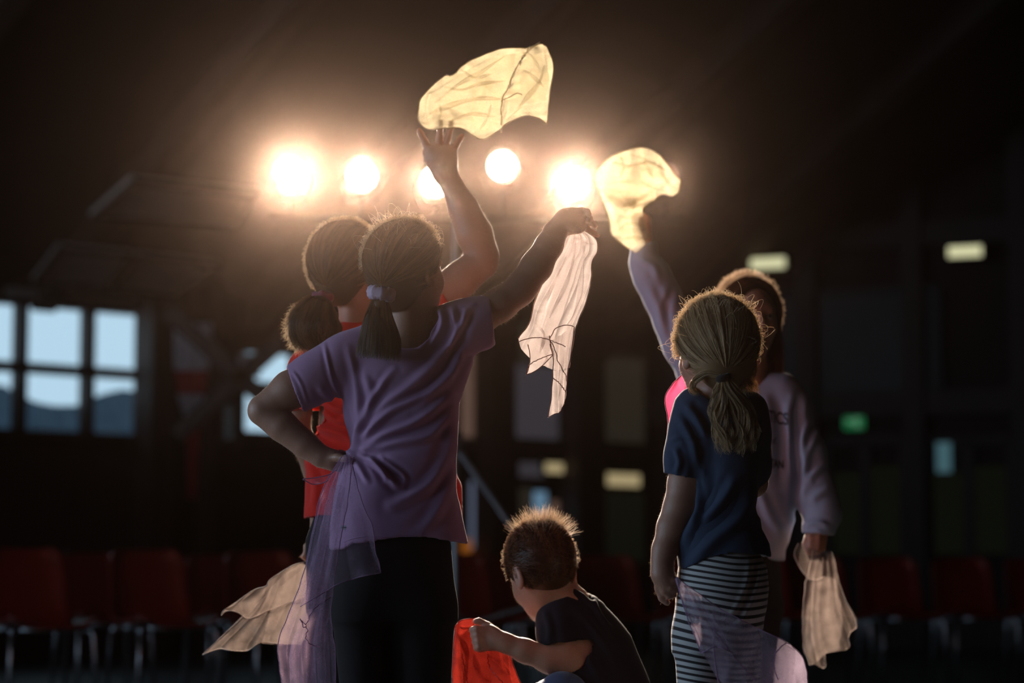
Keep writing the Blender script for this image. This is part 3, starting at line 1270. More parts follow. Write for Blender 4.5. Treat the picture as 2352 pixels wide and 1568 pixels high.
def wall_light(W, u0, u1, v0, v1, m, label, d=.45):
    r = tag(empty('wall_light', W.pt(W.sz((u0 + u1) / 2, v1, d)[0], d, W.sz((u0 + u1) / 2, v1, d)[1])), label, 'light', 'lights along the walls behind')
    a, b = W.sz(u0, v1, d)[0], W.sz(u1, v1, d)[0]
    z0, z1 = W.sz((u0 + u1) / 2, v1, d)[1], W.sz((u0 + u1) / 2, v0, d)[1]
    mb = MB()
    W.box(mb, a, b, z0, z1, d - .02, d)
    mb.build('diffuser', m, r)
    mb = MB()
    W.box(mb, a - .02, b + .02, z1, z1 + .04, 0, d + .01)
    W.box(mb, a - .02, b + .02, z0, z1, 0, d - .03)
    mb.build('housing', M['black'], r)


wall_light(WR, 1724, 1802, 592, 616, M['tube'], 'glowing fluorescent light high up, above the girl with wavy hair')
wall_light(WR, 2178, 2254, 565, 589, M['tube'], 'glowing fluorescent light high up at the right-hand end of the hall')
wall_light(WL, 1256, 1326, 1064, 1086, M['tube_dim'], 'dim yellow light above the door behind the boy', .12)
wall_light(WL, 1398, 1470, 1088, 1116, M['tube_dim'], 'dim yellow light between the boy and the navy shirt girl', .12)

mb = MB()
a, b = WR.sz(1790, 800, .1)[0], WR.sz(2152, 800, .1)[0]
WR.box(mb, a, b, WR.sz(1970, 908, .1)[1], WR.sz(1970, 672, .1)[1], .02, .08)
r = tag(empty('wall_picture', WR.pt((a + b) / 2, .05, WR.sz(1970, 908, .1)[1])), 'large dark picture hanging on the right wall above the exit sign', 'picture')
def picture_mat():
    m, nt, b = new_mat('dark_landscape_print')
    vary(nt, b, (.018, .026, .026, 1), .9, 1.1)
    b.inputs['Roughness'].default_value = .5
    return m
M['picture'] = picture_mat()
mb.build('canvas', M['picture'], r)
mb = MB()
for q in (a, b): WR.box(mb, q - .05, q + .05, WR.sz(1970, 912, .1)[1], WR.sz(1970, 668, .1)[1], .02, .11)
for v in (908, 672): WR.box(mb, a, b, WR.sz(1970, v, .1)[1] - .05, WR.sz(1970, v, .1)[1] + .05, .02, .11)
mb.build('frame', M['black'], r)

r = tag(empty('exit_sign', WR.pt(WR.sz(1961, 985, .1)[0], .05, WR.sz(1961, 985, .1)[1])), 'small green exit sign glowing above the doors on the right', 'sign')
lit('sign_face', WR, 1938, 1984, 951, 985, M['exit'], r, .12)
lit('housing', WR, 1935, 1987, 948, 988, M['black'], r, .095, .09)
M['exit_w'] = emitter('exit_white', (.3, .6, .4, 1), .35)
lit('arrow', WR, 1944, 1958, 965, 970, M['exit_w'], r, .13, .01)
f = MB()
for (x0, x1, y0, y1) in ((1964, 1968, 957, 980), (1968, 1974, 962, 966), (1968, 1976, 974, 978)):
    a, b = WR.sz(x0, 968, .13)[0], WR.sz(x1, 968, .13)[0]
    WR.box(f, a, b, WR.sz(1966, y1, .13)[1], WR.sz(1966, y0, .13)[1], .12, .13)
f.build('running_figure', M['exit_w'], r)
for i, (u0, u1) in enumerate(((1902, 2084), (2132, 2330))):
    dr = tag(empty('door_%d' % (i + 2), WR.pt(WR.sz((u0 + u1) / 2, 1200)[0], 0, 0)), kind='structure')
    um = (u0 + u1) / 2
    mb = MB()
    a, b = WR.sz(u0, 1200)[0], WR.sz(u1, 1200)[0]
    zt = WR.sz(um, 1012)[1]
    for q in (a, (a + b) / 2, b): WR.box(mb, q - .06, q + .06, 0, zt, 0, .08)
    WR.box(mb, a, b, zt - .05, zt + .05, 0, .08)
    WR.box(mb, a, b, 0, .3, 0, .06)
    mb.build('door_frame', M['timber'], dr)
    lit('pane', WR, u0 + 14, um - 10, 1085, 1272, M['pane_green'], dr, .05)
    lit('pane', WR, um + 10, u1 - 14, 1070, 1272, M['pane_green'], dr, .05)
r = lit('paper_notice', WR, 2151, 2184, 1016, 1084, emitter('backlit_paper', (.10, .22, .26, 1), .45), None, .09, .01)  # plain paper made to emit, so it shows in the dark
tag(r, 'pale blue paper notice stuck on the glass door at the right', 'notice')
# pilasters and rails that divide the right-hand wall
for i, u in enumerate((1850, 2096, 2345)):
    mb = MB()
    a = WR.sz(u, 900, .2)[0]
    WR.box(mb, a - .1, a + .1, 0, 8, 0, .2)
    struct('pilaster_%d' % (i + 1), mb, M['timber'])
for i, v in enumerate((930, 545)):
    mb = MB()
    z = WR.sz(2000, v)[1]
    WR.box(mb, 0, WR.L, z - .12, z + .12, 0, .14)
    struct('trim_%d' % (i + 2), mb, M['timber'])

# ------------------------------------------------------------------ stage lamps on a stand
LD = 10.5
LAMPS = [(670, 400, 1.5), (831, 404, .75), (1001, 417, .75), (1154, 381, .35), (1315, 422, 1.3), (1524, 410, .15)]
M['lens'] = emitter('lamp_lens', (1.0, .80, .55, 1), 60)
M['lens2'] = emitter('lamp_lens_dim', (1.0, .86, .58, 1), 14)
M['lens3'] = emitter('lamp_lens_turned_down', (1.0, .55, .38, 1), .5)
LNAMES = ['leftmost stage lamp, glaring brightest, on the crossbar', 'stage lamp second from the left, clear of any hand',
          'stage lamp half hidden by the raised bare forearm', 'softer stage lamp set a little higher, below the tossed scarf',
          'glaring stage lamp just above the hand that holds the pink scarf', 'rightmost stage lamp, behind the crumpled yellow scarf']
TARGET = np.array([0.0, 4.6, 1.1])
for (u, v, pw), lb in zip(LAMPS, LNAMES):
    c = P(u, v, LD)
    aim = TARGET + np.array([(c[0]) * .25, 0, 0]) - c
    aim /= np.linalg.norm(aim)
    r = tag(empty('stage_lamp', c), lb, 'stage lamp', 'stage lamps on the crossbar')
    x = np.cross(aim, [0, 0, 1.0])
    x /= np.linalg.norm(x)
    y = np.cross(x, aim)
    n = 28
    V, Fc = [], []
    prof = [(0, .066), (-.006, .060), (-.03, .058)]
    # housing: ribbed can open to the front
    for (a, rr) in [(-.002, .060), (.012, .068), (.012, .074), (-.20, .072), (-.24, .05), (-.24, .0)]:
        for k in range(n):
            q = 2 * math.pi * k / n
            V.append(c + aim * a + rr * (math.cos(q) * x + math.sin(q) * y))
    for i in range(5):
        for k in range(n):
            Fc.append([i * n + k, i * n + (k + 1) % n, (i + 1) * n + (k + 1) % n, (i + 1) * n + k])
    obj('housing', V, Fc, M['black'], r, False)
    V = [c + aim * .003] + [c + .061 * (math.cos(2 * math.pi * k / n) * x + math.sin(2 * math.pi * k / n) * y) for k in range(n)]
    Fc = [[0, 1 + k, 1 + (k + 1) % n] for k in range(n)]
    obj('lens', V, Fc, M['lens'] if pw > .5 else M['lens2'] if pw > .2 else M['lens3'], r, False)
    mb = MB()
    mid = c - aim * .1
    top = mid + np.array([0, 0, -.12])
    mb.tube([mid + x * .075, mid + x * .09 + np.array([0, 0, -.05]), top + x * .06, top, top - x * .06, mid - x * .09 + np.array([0, 0, -.05]), mid - x * .075], .008, 8)
    mb.tube([top, (top[0], top[1], P(1046, 408, LD)[2] - .17)], .012, 8)
    mb.build('yoke', M['black'], r)
    l = bpy.data.lights.new('stage_lamp_beam', 'SPOT')
    l.energy = LAMP_W * pw
    l.color = LAMP_COL
    l.spot_size = math.radians(56)
    l.spot_blend = .6
    l.shadow_soft_size = .05
    o = bpy.data.objects.new('stage_lamp_beam', l)
    o.location = c + aim * .02
    o.rotation_euler = Vector(aim).to_track_quat('-Z', 'Y').to_euler()
    COL.objects.link(o)

r = tag(empty('lamp_stand', (P(1046, 900, LD + .12)[0], LD + .12, 0)), 'tall grey tripod stand with a crossbar carrying the stage lamps', 'lamp stand')
zc = P(1046, 408, LD)[2] - .17
pb = P(1046, 408, LD + .12)
mb = MB()
mb.tube([(pb[0], LD + .12, zc), (pb[0], LD + .12, 1.2)], .014, 12)
mb.tube([(pb[0], LD + .12, 1.3), (pb[0], LD + .12, .25)], .02, 12)
mb.build('pole', M['grey'], r)
mb = MB()
mb.tube([P(620, 400, LD + .1) * [1, 1, 0] + [0, 0, zc], P(1570, 400, LD + .1) * [1, 1, 0] + [0, 0, zc]], .016, 10)
mb.build('crossbar', M['black'], r)
for ang in (-8, 112, 232):
    q = math.radians(ang)
    mb = MB()
    hub = np.array([pb[0], LD + .12, 1.22])
    ft = np.array([pb[0] + .85 * math.cos(q), LD + .12 + .85 * math.sin(q), .015])
    mb.tube([hub, ft], .013, 8)
    g = mb.build('leg', M['grey'], r)
    mb = MB()
    md = hub * .45 + ft * .55
    mb.tube([md, (pb[0], LD + .12, .42)], .008, 6)
    mb.build('brace', M['grey'], g)
mb = MB()
mb.box((pb[0] - .035, LD + .085, 1.19), (pb[0] + .035, LD + .155, 1.28))
mb.tube([(pb[0] + .03, LD + .12, 1.23), (pb[0] + .07, LD + .12, 1.23)], .012, 8)
mb.build('hub', M['black'], r)

# ------------------------------------------------------------------ red plastic chairs
def make_chair():
    r = empty('plastic_chair', (0, 0, 0))
    prof = [(-.235, .425), (-.21, .440), (-.15, .432), (-.05, .420), (.05, .418), (.12, .428), (.165, .455), (.19, .50), (.205, .57), (.222, .65), (.24, .73), (.25, .775), (.254, .785)]
    pr = spline([(0, a, b) for a, b in prof], 24)
    V, K = [], 15
    for i, (_, a, b) in enumerate(pr):
        k = i / 23
        w = .215 if k < .5 else .215 - .02 * (k - .5) * 2
        if k > .9: w *= math.sqrt(max(.0, 1 - ((k - .9) / .13) ** 2)) ** .6
        if k < .08: w *= .93 + k * .9
        for j in range(K):
            t = -1 + 2 * j / (K - 1)
            e = abs(t) ** 4
            if k < .45: V.append((t * w, a, b + .028 * e - .010 * (1 - t * t)))
            else: V.append((t * w, a - .035 * e + .012 * (1 - t * t), b))
    V = np.array(V)
    Q = np.array([[i * K + j, i * K + j + 1, (i + 1) * K + j + 1, (i + 1) * K + j] for i in range(23) for j in range(K - 1)])
    nn = normals(V, Q)
    n0 = len(V)
    V2 = np.vstack([V, V - nn * .007])
    Fc = Q.tolist() + (Q + n0)[:, ::-1].tolist()
    rim = [j for j in range(K)] + [i * K + K - 1 for i in range(1, 24)] + [23 * K + j for j in range(K - 2, -1, -1)] + [i * K for i in range(22, 0, -1)]
    for a in range(len(rim)):
        p, q = rim[a], rim[(a + 1) % len(rim)]
        Fc.append([q, p, p + n0, q + n0])
    obj('shell', V2, Fc, M['chair'], r)
    for sx in (-1, 1):
        for sy in (-1, 1):
            mb = MB()
            mb.tube([(sx * .15, sy * .14, .405), (sx * .185, sy * .165, .40), (sx * .20, sy * .175, .38), (sx * .215, sy * .20, .0)], .0115, 10)
            mb.build('leg', M['chrome'], r, True)
    mb = MB()
    for sy in (-1, 1): mb.tube([(-.15, sy * .14, .405), (.15, sy * .14, .405)], .010, 8)
    for sx in (-1, 1): mb.tube([(sx * .12, -.14, .405), (sx * .12, .14, .405)], .010, 8)
    mb.build('frame', M['chrome'], r, True)
    return r


chair0 = make_chair()
ch = list(chair0.children)
front = [(-190, 10.9, 30), (92, 11.3, 32), (378, 11.8, 32), (640, 12.3, 32), (880, 12.7, 30), (1090, 13.1, 30), (1290, 13.5, 30), (1425, 14.0, 22),
         (1605, 14.3, 20), (1770, 14.6, 18), (1900, 14.8, 16), (2070, 15.0, 14), (2238, 15.2, 12), (2405, 15.4, 10)]
back = [(240, 12.9, 30), (535, 13.5, 28), (790, 13.9, 28), (1010, 14.3, 26), (1210, 14.7, 24)]
k = 0
for row, lst in enumerate((front, back)):
    for (u, D, yaw) in lst:
        if k == 0: c = chair0
        else:
            c = chair0.copy()
            COL.objects.link(c)
            for q in ch:
                w = q.copy()
                w.parent = c
                COL.objects.link(w)
        p = P(u, 1300, D)
        c.location = (p[0], D, 0)
        c.rotation_euler = (0, 0, math.radians(yaw))
        k += 1
        nm = {(-190): 'leftmost in the front row', 92: 'with a leg near the picture edge', 378: 'just left of the swinging beige scarf',
              640: 'behind the beige and lilac scarves', 880: 'behind the legs of the purple girl', 1090: 'just left of the crouching boy',
              1290: 'directly behind the crouching boy', 1425: 'between the crouching boy and the navy shirt girl', 1605: 'behind the hand of the girl in striped leggings',
              1770: 'behind the girl in striped leggings', 1900: 'behind the hanging beige scarf', 2070: 'first one right of the hanging beige scarf',
              2238: 'under the pale blue notice at the right', 2405: 'rightmost in the row', 240: 'in the gap between the two leftmost front chairs',
              535: 'behind the tips of the beige scarf', 790: 'behind the red shirt girl', 1010: 'behind the leggings, left of the boy', 1210: 'behind the left ear of the boy'}[u]
        tag(c, 'red plastic chair on thin chrome legs, ' + nm, 'chair', 'red plastic chairs, front row' if row == 0 else 'red plastic chairs, back row')

# ================================================================== people
def finger(fig, f, pts, r0=8.2, r1=6.4, k=.004):
    n = len(pts)
    rs = [r0 + (r1 - r0) * i / (n - 1) for i in range(n)]
    f.chain([fig.p(*q) for q in pts], [fig.m(r) for r in rs], k)


# ------------------------------------------------------------------ girl in purple, back to the camera
G = Fig('person', 5.3, 'girl with a brown ponytail in a purple t-shirt, back turned, one arm raised', 920)
HC, HR = G.p(930, 612, 0), basis(math.radians(38), math.radians(8))
f = Field(.0034)
head(f, HC, HR, .98)
G.chain(f, [(938, 690, 8, 46), (940, 765, 10, 48), (935, 830, 15, 60)], .03)
G.prof(f, [(790, 815, 1050, 38, 0), (900, 825, 1020, 62, 5), (1030, 840, 1000, 62, 0), (1180, 800, 1015, 70, 0), (1300, 790, 1020, 80, 0)], .03)
# left arm, hand on hip
G.chain(f, [(800, 832, 0, 42), (740, 858, -6, 44), (668, 895, -12, 43), (603, 939, -12, 32)], .014)
G.chain(f, [(603, 939, -12, 32), (602, 944, -12, 32), (648, 978, -14, 36), (700, 1020, -18, 31), (738, 1048, -22, 25), (764, 1056, -24, 25)], .005)
for i, (du, dv) in enumerate(((0, -16), (6, -4), (6, 9), (0, 20))):
    finger(G, f, [(764 + du, 1056 + dv * .8, -20), (784 + du, 1057 + dv, 8), (800 + du, 1060 + dv, 48), (818 + du, 1064 + dv, 84)], 9, 7)
finger(G, f, [(752, 1052, -34), (776, 1050, -52), (794, 1054, -64)], 10, 8)
# right arm raised
G.chain(f, [(1040, 762, 5, 46), (1090, 735, 8, 42), (1150, 698, 15, 38), (1192, 668, 20, 35), (1204, 652, 22, 34)], .012)
G.chain(f, [(1204, 652, 22, 34), (1232, 612, 26, 36), (1262, 562, 32, 31), (1284, 522, 38, 23), (1300, 503, 40, 22)], .012)
G.chain(f, [(1300, 503, 40, 22), (1318, 500, 44, 20), (1332, 506, 46, 17)], .015)
G.chain(f, [(1300, 510, 40, 22), (1318, 515, 42, 20), (1330, 520, 46, 14)], .015)
finger(G, f, [(1318, 492, 44), (1336, 483, 38), (1349, 486, 30), (1353, 492, 24)], 8, 6.6)
finger(G, f, [(1326, 500, 48), (1344, 495, 46), (1356, 502, 38), (1352, 508, 30)], 8, 6.4)
finger(G, f, [(1328, 510, 50), (1346, 509, 56), (1364, 514, 54), (1368, 519, 48)], 8, 6.4)
finger(G, f, [(1324, 520, 50), (1344, 524, 60), (1362, 534, 64), (1373, 541, 62)], 7.6, 6)
finger(G, f, [(1296, 512, 30), (1312, 526, 20), (1330, 530, 18)], 9.5, 7.5)
G.chain(f, [(1264, 512, 30, 6), (1252, 524, 28, 6)], .006)
BVQ = f.mesh(smooth=2)
G.add('body', BVQ, M['skin'])
fuzz(G, BVQ, 9000)
eyes(G, HC, HR, .98)

# purple t-shirt
f = Field(.0036)
G.prof(f, [(752, 850, 1020, 22, 8), (785, 785, 1075, 48, 2), (830, 775, 1088, 66, 0), (880, 783, 1070, 80, 0), (925, 788, 1056, 84, 0), (985, 798, 1052, 82, 0), (1038, 803, 1047, 80, 0),
           (1080, 782, 1046, 86, 0), (1140, 768, 1052, 92, 0), (1200, 760, 1064, 97, 0), (1262, 756, 1078, 100, 0)], .03, 2.2)
G.chain(f, [(870, 775, 8, 40), (805, 812, 2, 46), (775, 835, 0, 52), (722, 868, -6, 54), (650, 912, -12, 56)], .03)
G.chain(f, [(940, 772, 10, 56), (1000, 758, 8, 46), (1050, 750, 6, 52), (1092, 738, 8, 50), (1146, 724, 14, 49)], .03)
G.chain(f, [(1085, 770, 0, 40), (1112, 775, 0, 24)], .03)
f.cone(G.p(938, 700, -20), G.p(938, 760, -8), G.m(74), G.m(60), .012, sub=True)
f.cut(G.p(677, 893, -12), np.array([-.90, 0, -.34]), .085)
f.cut(G.p(1132, 735, 14), np.array([.98, 0, .10]), .085)
zh = P(1000, 1242, G.Y)[2]


def hem_purple(X, Y, Z):
    x = (X - G.p(815, 1240)[0])
    return (zh - .028 * np.clip(-x / .05, 0, 1) + .008 * np.sin(X * 22) * (Y < G.Y)) - Z


f.fn(hem_purple)
V, Q = f.mesh(shell=.007, smooth=2)
g0 = (806, 1042)
folds = [([g0, (850, 985), (905, 940), (985, 900), (1040, 850)], 8, .0075), ([g0, (880, 1000), (960, 965), (1035, 905)], 9, .0075), ([g0, (838, 950), (880, 880), (905, 850)], 8, .006),
         ([g0, (822, 950), (815, 870), (800, 800)], 8, .005), ([g0, (900, 1018), (985, 1000), (1045, 940)], 9, .0065),
         ([g0, (860, 1060), (905, 1110), (925, 1118)], 7, .007), ([g0, (830, 1080), (845, 1105)], 6, .006), ([(850, 1052), (880, 1085), (888, 1108)], 6, .005),
         ([(870, 1052), (925, 1090), (930, 1112)], 6, .005), ([(1045, 960), (1020, 1060), (975, 1120), (900, 1160)], 12, .008),
         ([(1050, 1000), (1035, 1100), (1000, 1180), (960, 1225)], 12, .006), ([(1040, 780), (985, 850), (900, 920), (850, 960)], 12, .006),
         ([(1062, 800), (1030, 870), (960, 940)], 10, .006), ([(1085, 700), (1050, 760), (1030, 800)], 8, .006), ([(1010, 706), (1015, 745), (990, 790)], 7, .007),
         ([(1040, 708), (1045, 760), (1020, 815)], 7, .006), ([(985, 722), (985, 760), (968, 792)], 7, .006), ([(1068, 700), (1062, 745), (1040, 790)], 7, .005),
         ([(835, 860), (850, 900), (840, 940)], 9, .003),
         ([(745, 790), (762, 870), (790, 945), (801, 1010)], 4.5, .004), ([(672, 852), (690, 880), (706, 925)], 3.5, .0022), ([(770, 930), (742, 900), (735, 885)], 8, .004)]
V = fold(V, Q, folds, rnd=(.0016, 9))
shirt = G.add('t_shirt', (V, Q), M['purple'])
# stitched hem line and small tag
hp = [G.p(u, v, -102) for u, v in ((772, 1258), (800, 1240), (840, 1232), (900, 1232), (980, 1231), (1050, 1229))]
bv = BVHTree.FromPolygons(V.tolist(), Q.tolist())


def snap(pts, bvh, off=.001):
    out = []
    for q in pts:
        d = Vector(q) - Vector(CAM)
        h = bvh.ray_cast(Vector(CAM), d.normalized())
        out.append(np.array(h[0] if h[0] is not None else q) - np.array(d.normalized()) * off)
    return out


mb = MB()
mb.tube(spline(snap(hp, bv, .0), 40), .0011, 5)
mb.build('hem_seam', M['purple'], shirt, True)
mb = MB()
c = np.array(snap([G.p(792, 1211, -100)], bv, .002)[0])
ring = [(c + np.array([.010 * np.sign(math.cos(a)) * abs(math.cos(a)) ** .55, 0, .0048 * np.sign(math.sin(a)) * abs(math.sin(a)) ** .9])) for a in np.linspace(0, 2 * math.pi, 25)[:-1]]
n0 = len(ring)
mb.add(ring + [q + np.array([0, .0025, 0]) for q in ring], [list(range(n0))] + [[i, i + n0, (i + 1) % n0 + n0, (i + 1) % n0] for i in range(n0)])
tg = mb.build('brand_tag', M['tag'], shirt)
tg['label'] = 'small pale oval tag above the hem'
tg.name = 'oval_tag'
mb = MB()
for i in range(6):
    x = c[0] - .0062 + i * .0022
    mb.box((x, c[1] - .0006, c[2] - .0012), (x + .0012, c[1] + .0004, c[2] + .0012 - .0006 * (i % 2)))
mb.build('lettering', M['ink'], shirt)
# pink sleeve lining glimpsed under the raised arm
f = Field(.003)
f.chain([G.p(1095, 782, 14), G.p(1108, 776, 14), G.p(1116, 768, 12)], [G.m(10), G.m(12), G.m(8)], .01)
G.add('sleeve_lining', f.mesh(), M['pinklin'], 'pinkish underarm lining')

# leggings and shoes
f = Field(.0045)
G.prof(f, [(1160, 800, 1015, 78, 0), (1250, 776, 1036, 88, 0), (1330, 768, 1043, 92, 0), (1420, 766, 1046, 86, 0)], .03)
leg(G, f, G.p(838, 1400, 0), G.p(845, 1650, -6), G.p(850, 1915, 10), (-.2, 1), G.m(76), G.m(56), G.m(36))
leg(G, f, G.p(968, 1400, 0), G.p(975, 1650, -6), G.p(985, 1915, 10), (.3, 1), G.m(76), G.m(56), G.m(36))
G.add('leggings', f.mesh(smooth=2), M['dark'])

# hair
S = Strands()
cap = hair_cap(HC, HR, .98)
S.base(cap, .15)
# direction of the tie in head space
tiew = G.p(872, 676, -92)
td = HR.T @ (tiew - HC)
combed(S, HC, HR, .98, td, n=4200, clumps=70, cfront=.036)
tp = [G.p(874, 676, -86), G.p(872, 700, -100), G.p(870, 740, -104), G.p(872, 785, -100), (G.p(868, 826, -96))]
tail(S, tp, [G.m(14), G.m(26), G.m(40), G.m(50), G.m(52)], 2600, flat=.55, frizz=.0015)
f = Field(.004)
f.chain(tp[:4], [G.m(8), G.m(11), G.m(16), G.m(18)], .02)
S.base(f.mesh(), .1)
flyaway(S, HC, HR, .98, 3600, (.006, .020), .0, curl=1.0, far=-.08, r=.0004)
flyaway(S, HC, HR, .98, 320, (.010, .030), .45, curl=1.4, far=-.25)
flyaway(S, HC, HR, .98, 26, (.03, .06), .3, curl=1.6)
S.build('hair', M['hair_brown'], G.root)
# scrunchie: a gathered cloth ring
V, Fc = [], []
c = G.p(876, 674, -110)
ax1, ax2 = np.array([1.0, 0, -.15]), np.array([0, 1.0, .1])
for i in range(40):
    a = 2 * math.pi * i / 40
    cc = c + G.m(21) * (math.cos(a) * ax1 + math.sin(a) * ax2 * .9)
    rad = math.cos(a) * ax1 + math.sin(a) * ax2
    for k in range(10):
        b = 2 * math.pi * k / 10
        rr = G.m(11.5) * (1 + .22 * math.sin(i * 2.7 + k) + .12 * math.sin(i * 5.1))
        V.append(cc + rr * (math.cos(b) * rad + math.sin(b) * 1.25 * np.array([.1, 0, 1])))
for i in range(40):
    for k in range(10):
        Fc.append([i * 10 + k, i * 10 + (k + 1) % 10, ((i + 1) % 40) * 10 + (k + 1) % 10, ((i + 1) % 40) * 10 + k])
G.add('scrunchie', (np.array(V), Fc), M['scrunchie'], 'pale lilac scrunchie')
PURPLE = G

# ------------------------------------------------------------------ girl in red, behind on the left
G = Fig('person', 5.78, 'girl in a red t-shirt with a bushy ponytail, hand raised to the tossed scarf', 870)
HC, HR = G.p(797, 606, 0), basis(math.radians(42), math.radians(10))
f = Field(.0034)
head(f, HC, HR, .98)
G.chain(f, [(815, 680, 5, 42), (830, 750, 10, 44), (850, 800, 10, 50)], .03)
G.prof(f, [(800, 730, 960, 38, 0), (900, 735, 950, 55, 0), (1030, 730, 950, 56, 0), (1180, 740, 985, 66, 0), (1280, 735, 990, 72, 0)], .03)
G.chain(f, [(735, 830, 0, 34), (698, 880, -6, 32), (684, 950, -8, 27), (690, 1010, 10, 26), (718, 1075, 50, 21), (730, 1160, 84, 18), (728, 1230, 96, 17)], .02)
for i, (du, dw) in enumerate(((-12, 0), (-4, 8), (4, 12), (12, 10))):
    finger(G, f, [(728 + du, 1240, 96 + dw), (724 + du, 1268, 98 + dw), (716 + du, 1282, 92 + dw), (708 + du, 1278, 86 + dw)], 8, 6.5)
finger(G, f, [(716, 1235, 90), (704, 1256, 84), (702, 1272, 84)], 8, 6.5)
# raised right arm
G.chain(f, [(940, 730, 0, 48), (1000, 690, 0, 45), (1060, 640, 4, 42), (1106, 602, 6, 38)], .006)
G.chain(f, [(1106, 602, 6, 38), (1108, 588, 6, 38), (1090, 538, 4, 42), (1064, 478, 0, 35), (1038, 425, -4, 25), (1022, 396, -6, 24)], .006)
G.chain(f, [(1018, 396, -6, 24), (1004, 364, -8, 25), (996, 350, -8, 18)], .014)
G.chain(f, [(1024, 396, -6, 24), (1024, 364, -8, 26), (1030, 352, -8, 17)], .014)
finger(G, f, [(988, 352, -8), (977, 328, -8), (967, 308, -10), (963, 300, -12)], 9.5, 7)
finger(G, f, [(1006, 345, -8), (1009, 318, -12), (1011, 295, -18), (1012, 280, -24)], 8.6, 6.6)
finger(G, f, [(1022, 345, -8), (1029, 318, -12), (1034, 297, -16), (1036, 282, -22)], 8.4, 6.4)
finger(G, f, [(1038, 352, -8), (1047, 335, -8), (1056, 320, -8), (1061, 312, -10)], 8, 6.2)
finger(G, f, [(998, 392, -2), (982, 368, 10), (978, 350, 18), (980, 338, 20)], 9, 7)
BVQ = f.mesh(smooth=2)
G.add('body', BVQ, M['skin'])
fuzz(G, BVQ, 9000)
eyes(G, HC, HR, .98)

f = Field(.0038)
G.prof(f, [(770, 800, 930, 26, 5), (800, 725, 985, 46, 0), (860, 706, 985, 66, 0), (930, 699, 985, 74, 0), (990, 706, 990, 76, 0), (1060, 700, 1035, 80, 0), (1115, 700, 1060, 84, 0), (1220, 697, 1062, 88, 0)], .03)
G.chain(f, [(820, 800, 0, 34), (745, 828, 0, 47), (708, 850, -4, 44), (697, 925, -8, 38), (694, 985, -6, 38)], .03)
G.chain(f, [(760, 800, 0, 36), (812, 772, -4, 40), (850, 748, 0, 42), (900, 730, 4, 42)], .02)
G.chain(f, [(860, 780, 0, 40), (930, 752, 0, 50), (985, 710, 0, 52), (1040, 672, 2, 52)], .03)
f.cone(G.p(822, 660, -10), G.p(832, 712, -2), G.m(52), G.m(46), .012, sub=True)
f.cut(G.p(696, 944, -8), np.array([.15, 0, -1]), .075)
f.cut(G.p(1022, 685, 2), np.array([.8, 0, .55]), .085)
zr = P(900, 1192, G.Y)[2]
f.fn(lambda X, Y, Z: zr + .006 * np.sin(X * 25) - Z + 0 * Y)
V, Q = f.mesh(shell=.007, smooth=2)
V = fold(V, Q, [([(700, 965), (740, 985), (790, 1000), (830, 1030)], 9, .008), ([(690, 930), (705, 945), (712, 965)], 6, .006), ([(705, 1000), (750, 1030), (790, 1050)], 9, .007),
                ([(720, 890), (755, 930), (800, 945)], 9, .006), ([(705, 1060), (725, 1110), (720, 1170)], 9, .005), ([(735, 940), (775, 965), (815, 965)], 7, .006)], rnd=(.0028, 8))
G.add('t_shirt', (V, Q), M['red'])
f = Field(.0045)
G.prof(f, [(1150, 735, 1000, 72, 0), (1240, 702, 1015, 82, 0), (1330, 704, 1015, 84, 0), (1400, 712, 1010, 80, 0)], .03)
leg(G, f, G.p(775, 1390, 0), G.p(780, 1620, -6), G.p(785, 1845, 10), (-.2, 1), G.m(66), G.m(48), G.m(32))
leg(G, f, G.p(925, 1390, 0), G.p(935, 1620, -6), G.p(945, 1845, 10), (.3, 1), G.m(66), G.m(48), G.m(32))
G.add('leggings', f.mesh(smooth=2), M['dark'])
S = Strands()
S.base(hair_cap(HC, HR, .98), .15)
tiew = G.p(742, 684, -78)
combed(S, HC, HR, .98, HR.T @ (tiew - HC), n=3800, clumps=60, cfront=.036, lift=.002)
tp = [G.p(744, 684, -72), G.p(736, 700, -84), G.p(726, 730, -90), G.p(722, 765, -88), (G.p(730, 800, -80))]
tail(S, tp, [G.m(14), G.m(42), G.m(62), G.m(60), G.m(34)], 3200, flat=.8, frizz=.004, wave=.006)
tail(S, [G.p(744, 684, -72), G.p(712, 696, -84), G.p(682, 722, -88), G.p(672, 765, -86)], [G.m(8), G.m(16), G.m(16), G.m(18)], 420, frizz=.009, wave=.008, tone=(.4, 1), r=.00032)
f = Field(.004)
f.chain(tp, [G.m(8), G.m(22), G.m(34), G.m(34), G.m(16)], .02)
S.base(f.mesh(), .1)
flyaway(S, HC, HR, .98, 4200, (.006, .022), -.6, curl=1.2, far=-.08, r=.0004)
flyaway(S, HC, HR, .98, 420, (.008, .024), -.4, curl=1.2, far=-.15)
# frizz around the ponytail
c = G.p(722, 745, -88)
n = 800
d = rng.normal(0, 1, (n * 4, 3)) * [1, .6, 1] + [-.7, .4, .1]
d = unit(d[(d[:, 1] > .05) & (d[:, 0] < .25)])[:n]
n = len(d)
p0 = c + d * G.m(60)
t = np.linspace(0, 1, 7)[None, :, None]
tn = unit(np.cross(d, rng.normal(0, 1, (n, 3))))
S.add(p0[:, None] + d[:, None] * t * rng.uniform(.004, .020, (n, 1, 1)) + tn[:, None] * t ** 2 * .012 - np.array([0, 0, .01]) * t, .00036, np.full(n, 1.8), .4)  # pale tone paints in the lit rim of the ponytail
S.build('hair', M['hair_red'], G.root)
f = Field(.003)
c = G.p(741, 683, -76)
for i in range(12):
    a = i * math.pi / 6
    f.ell(c + np.array([math.cos(a) * G.m(17), math.sin(a) * G.m(15), (.004 * math.sin(i * 2.3))]), [G.m(9), G.m(9), G.m(12)], .005)
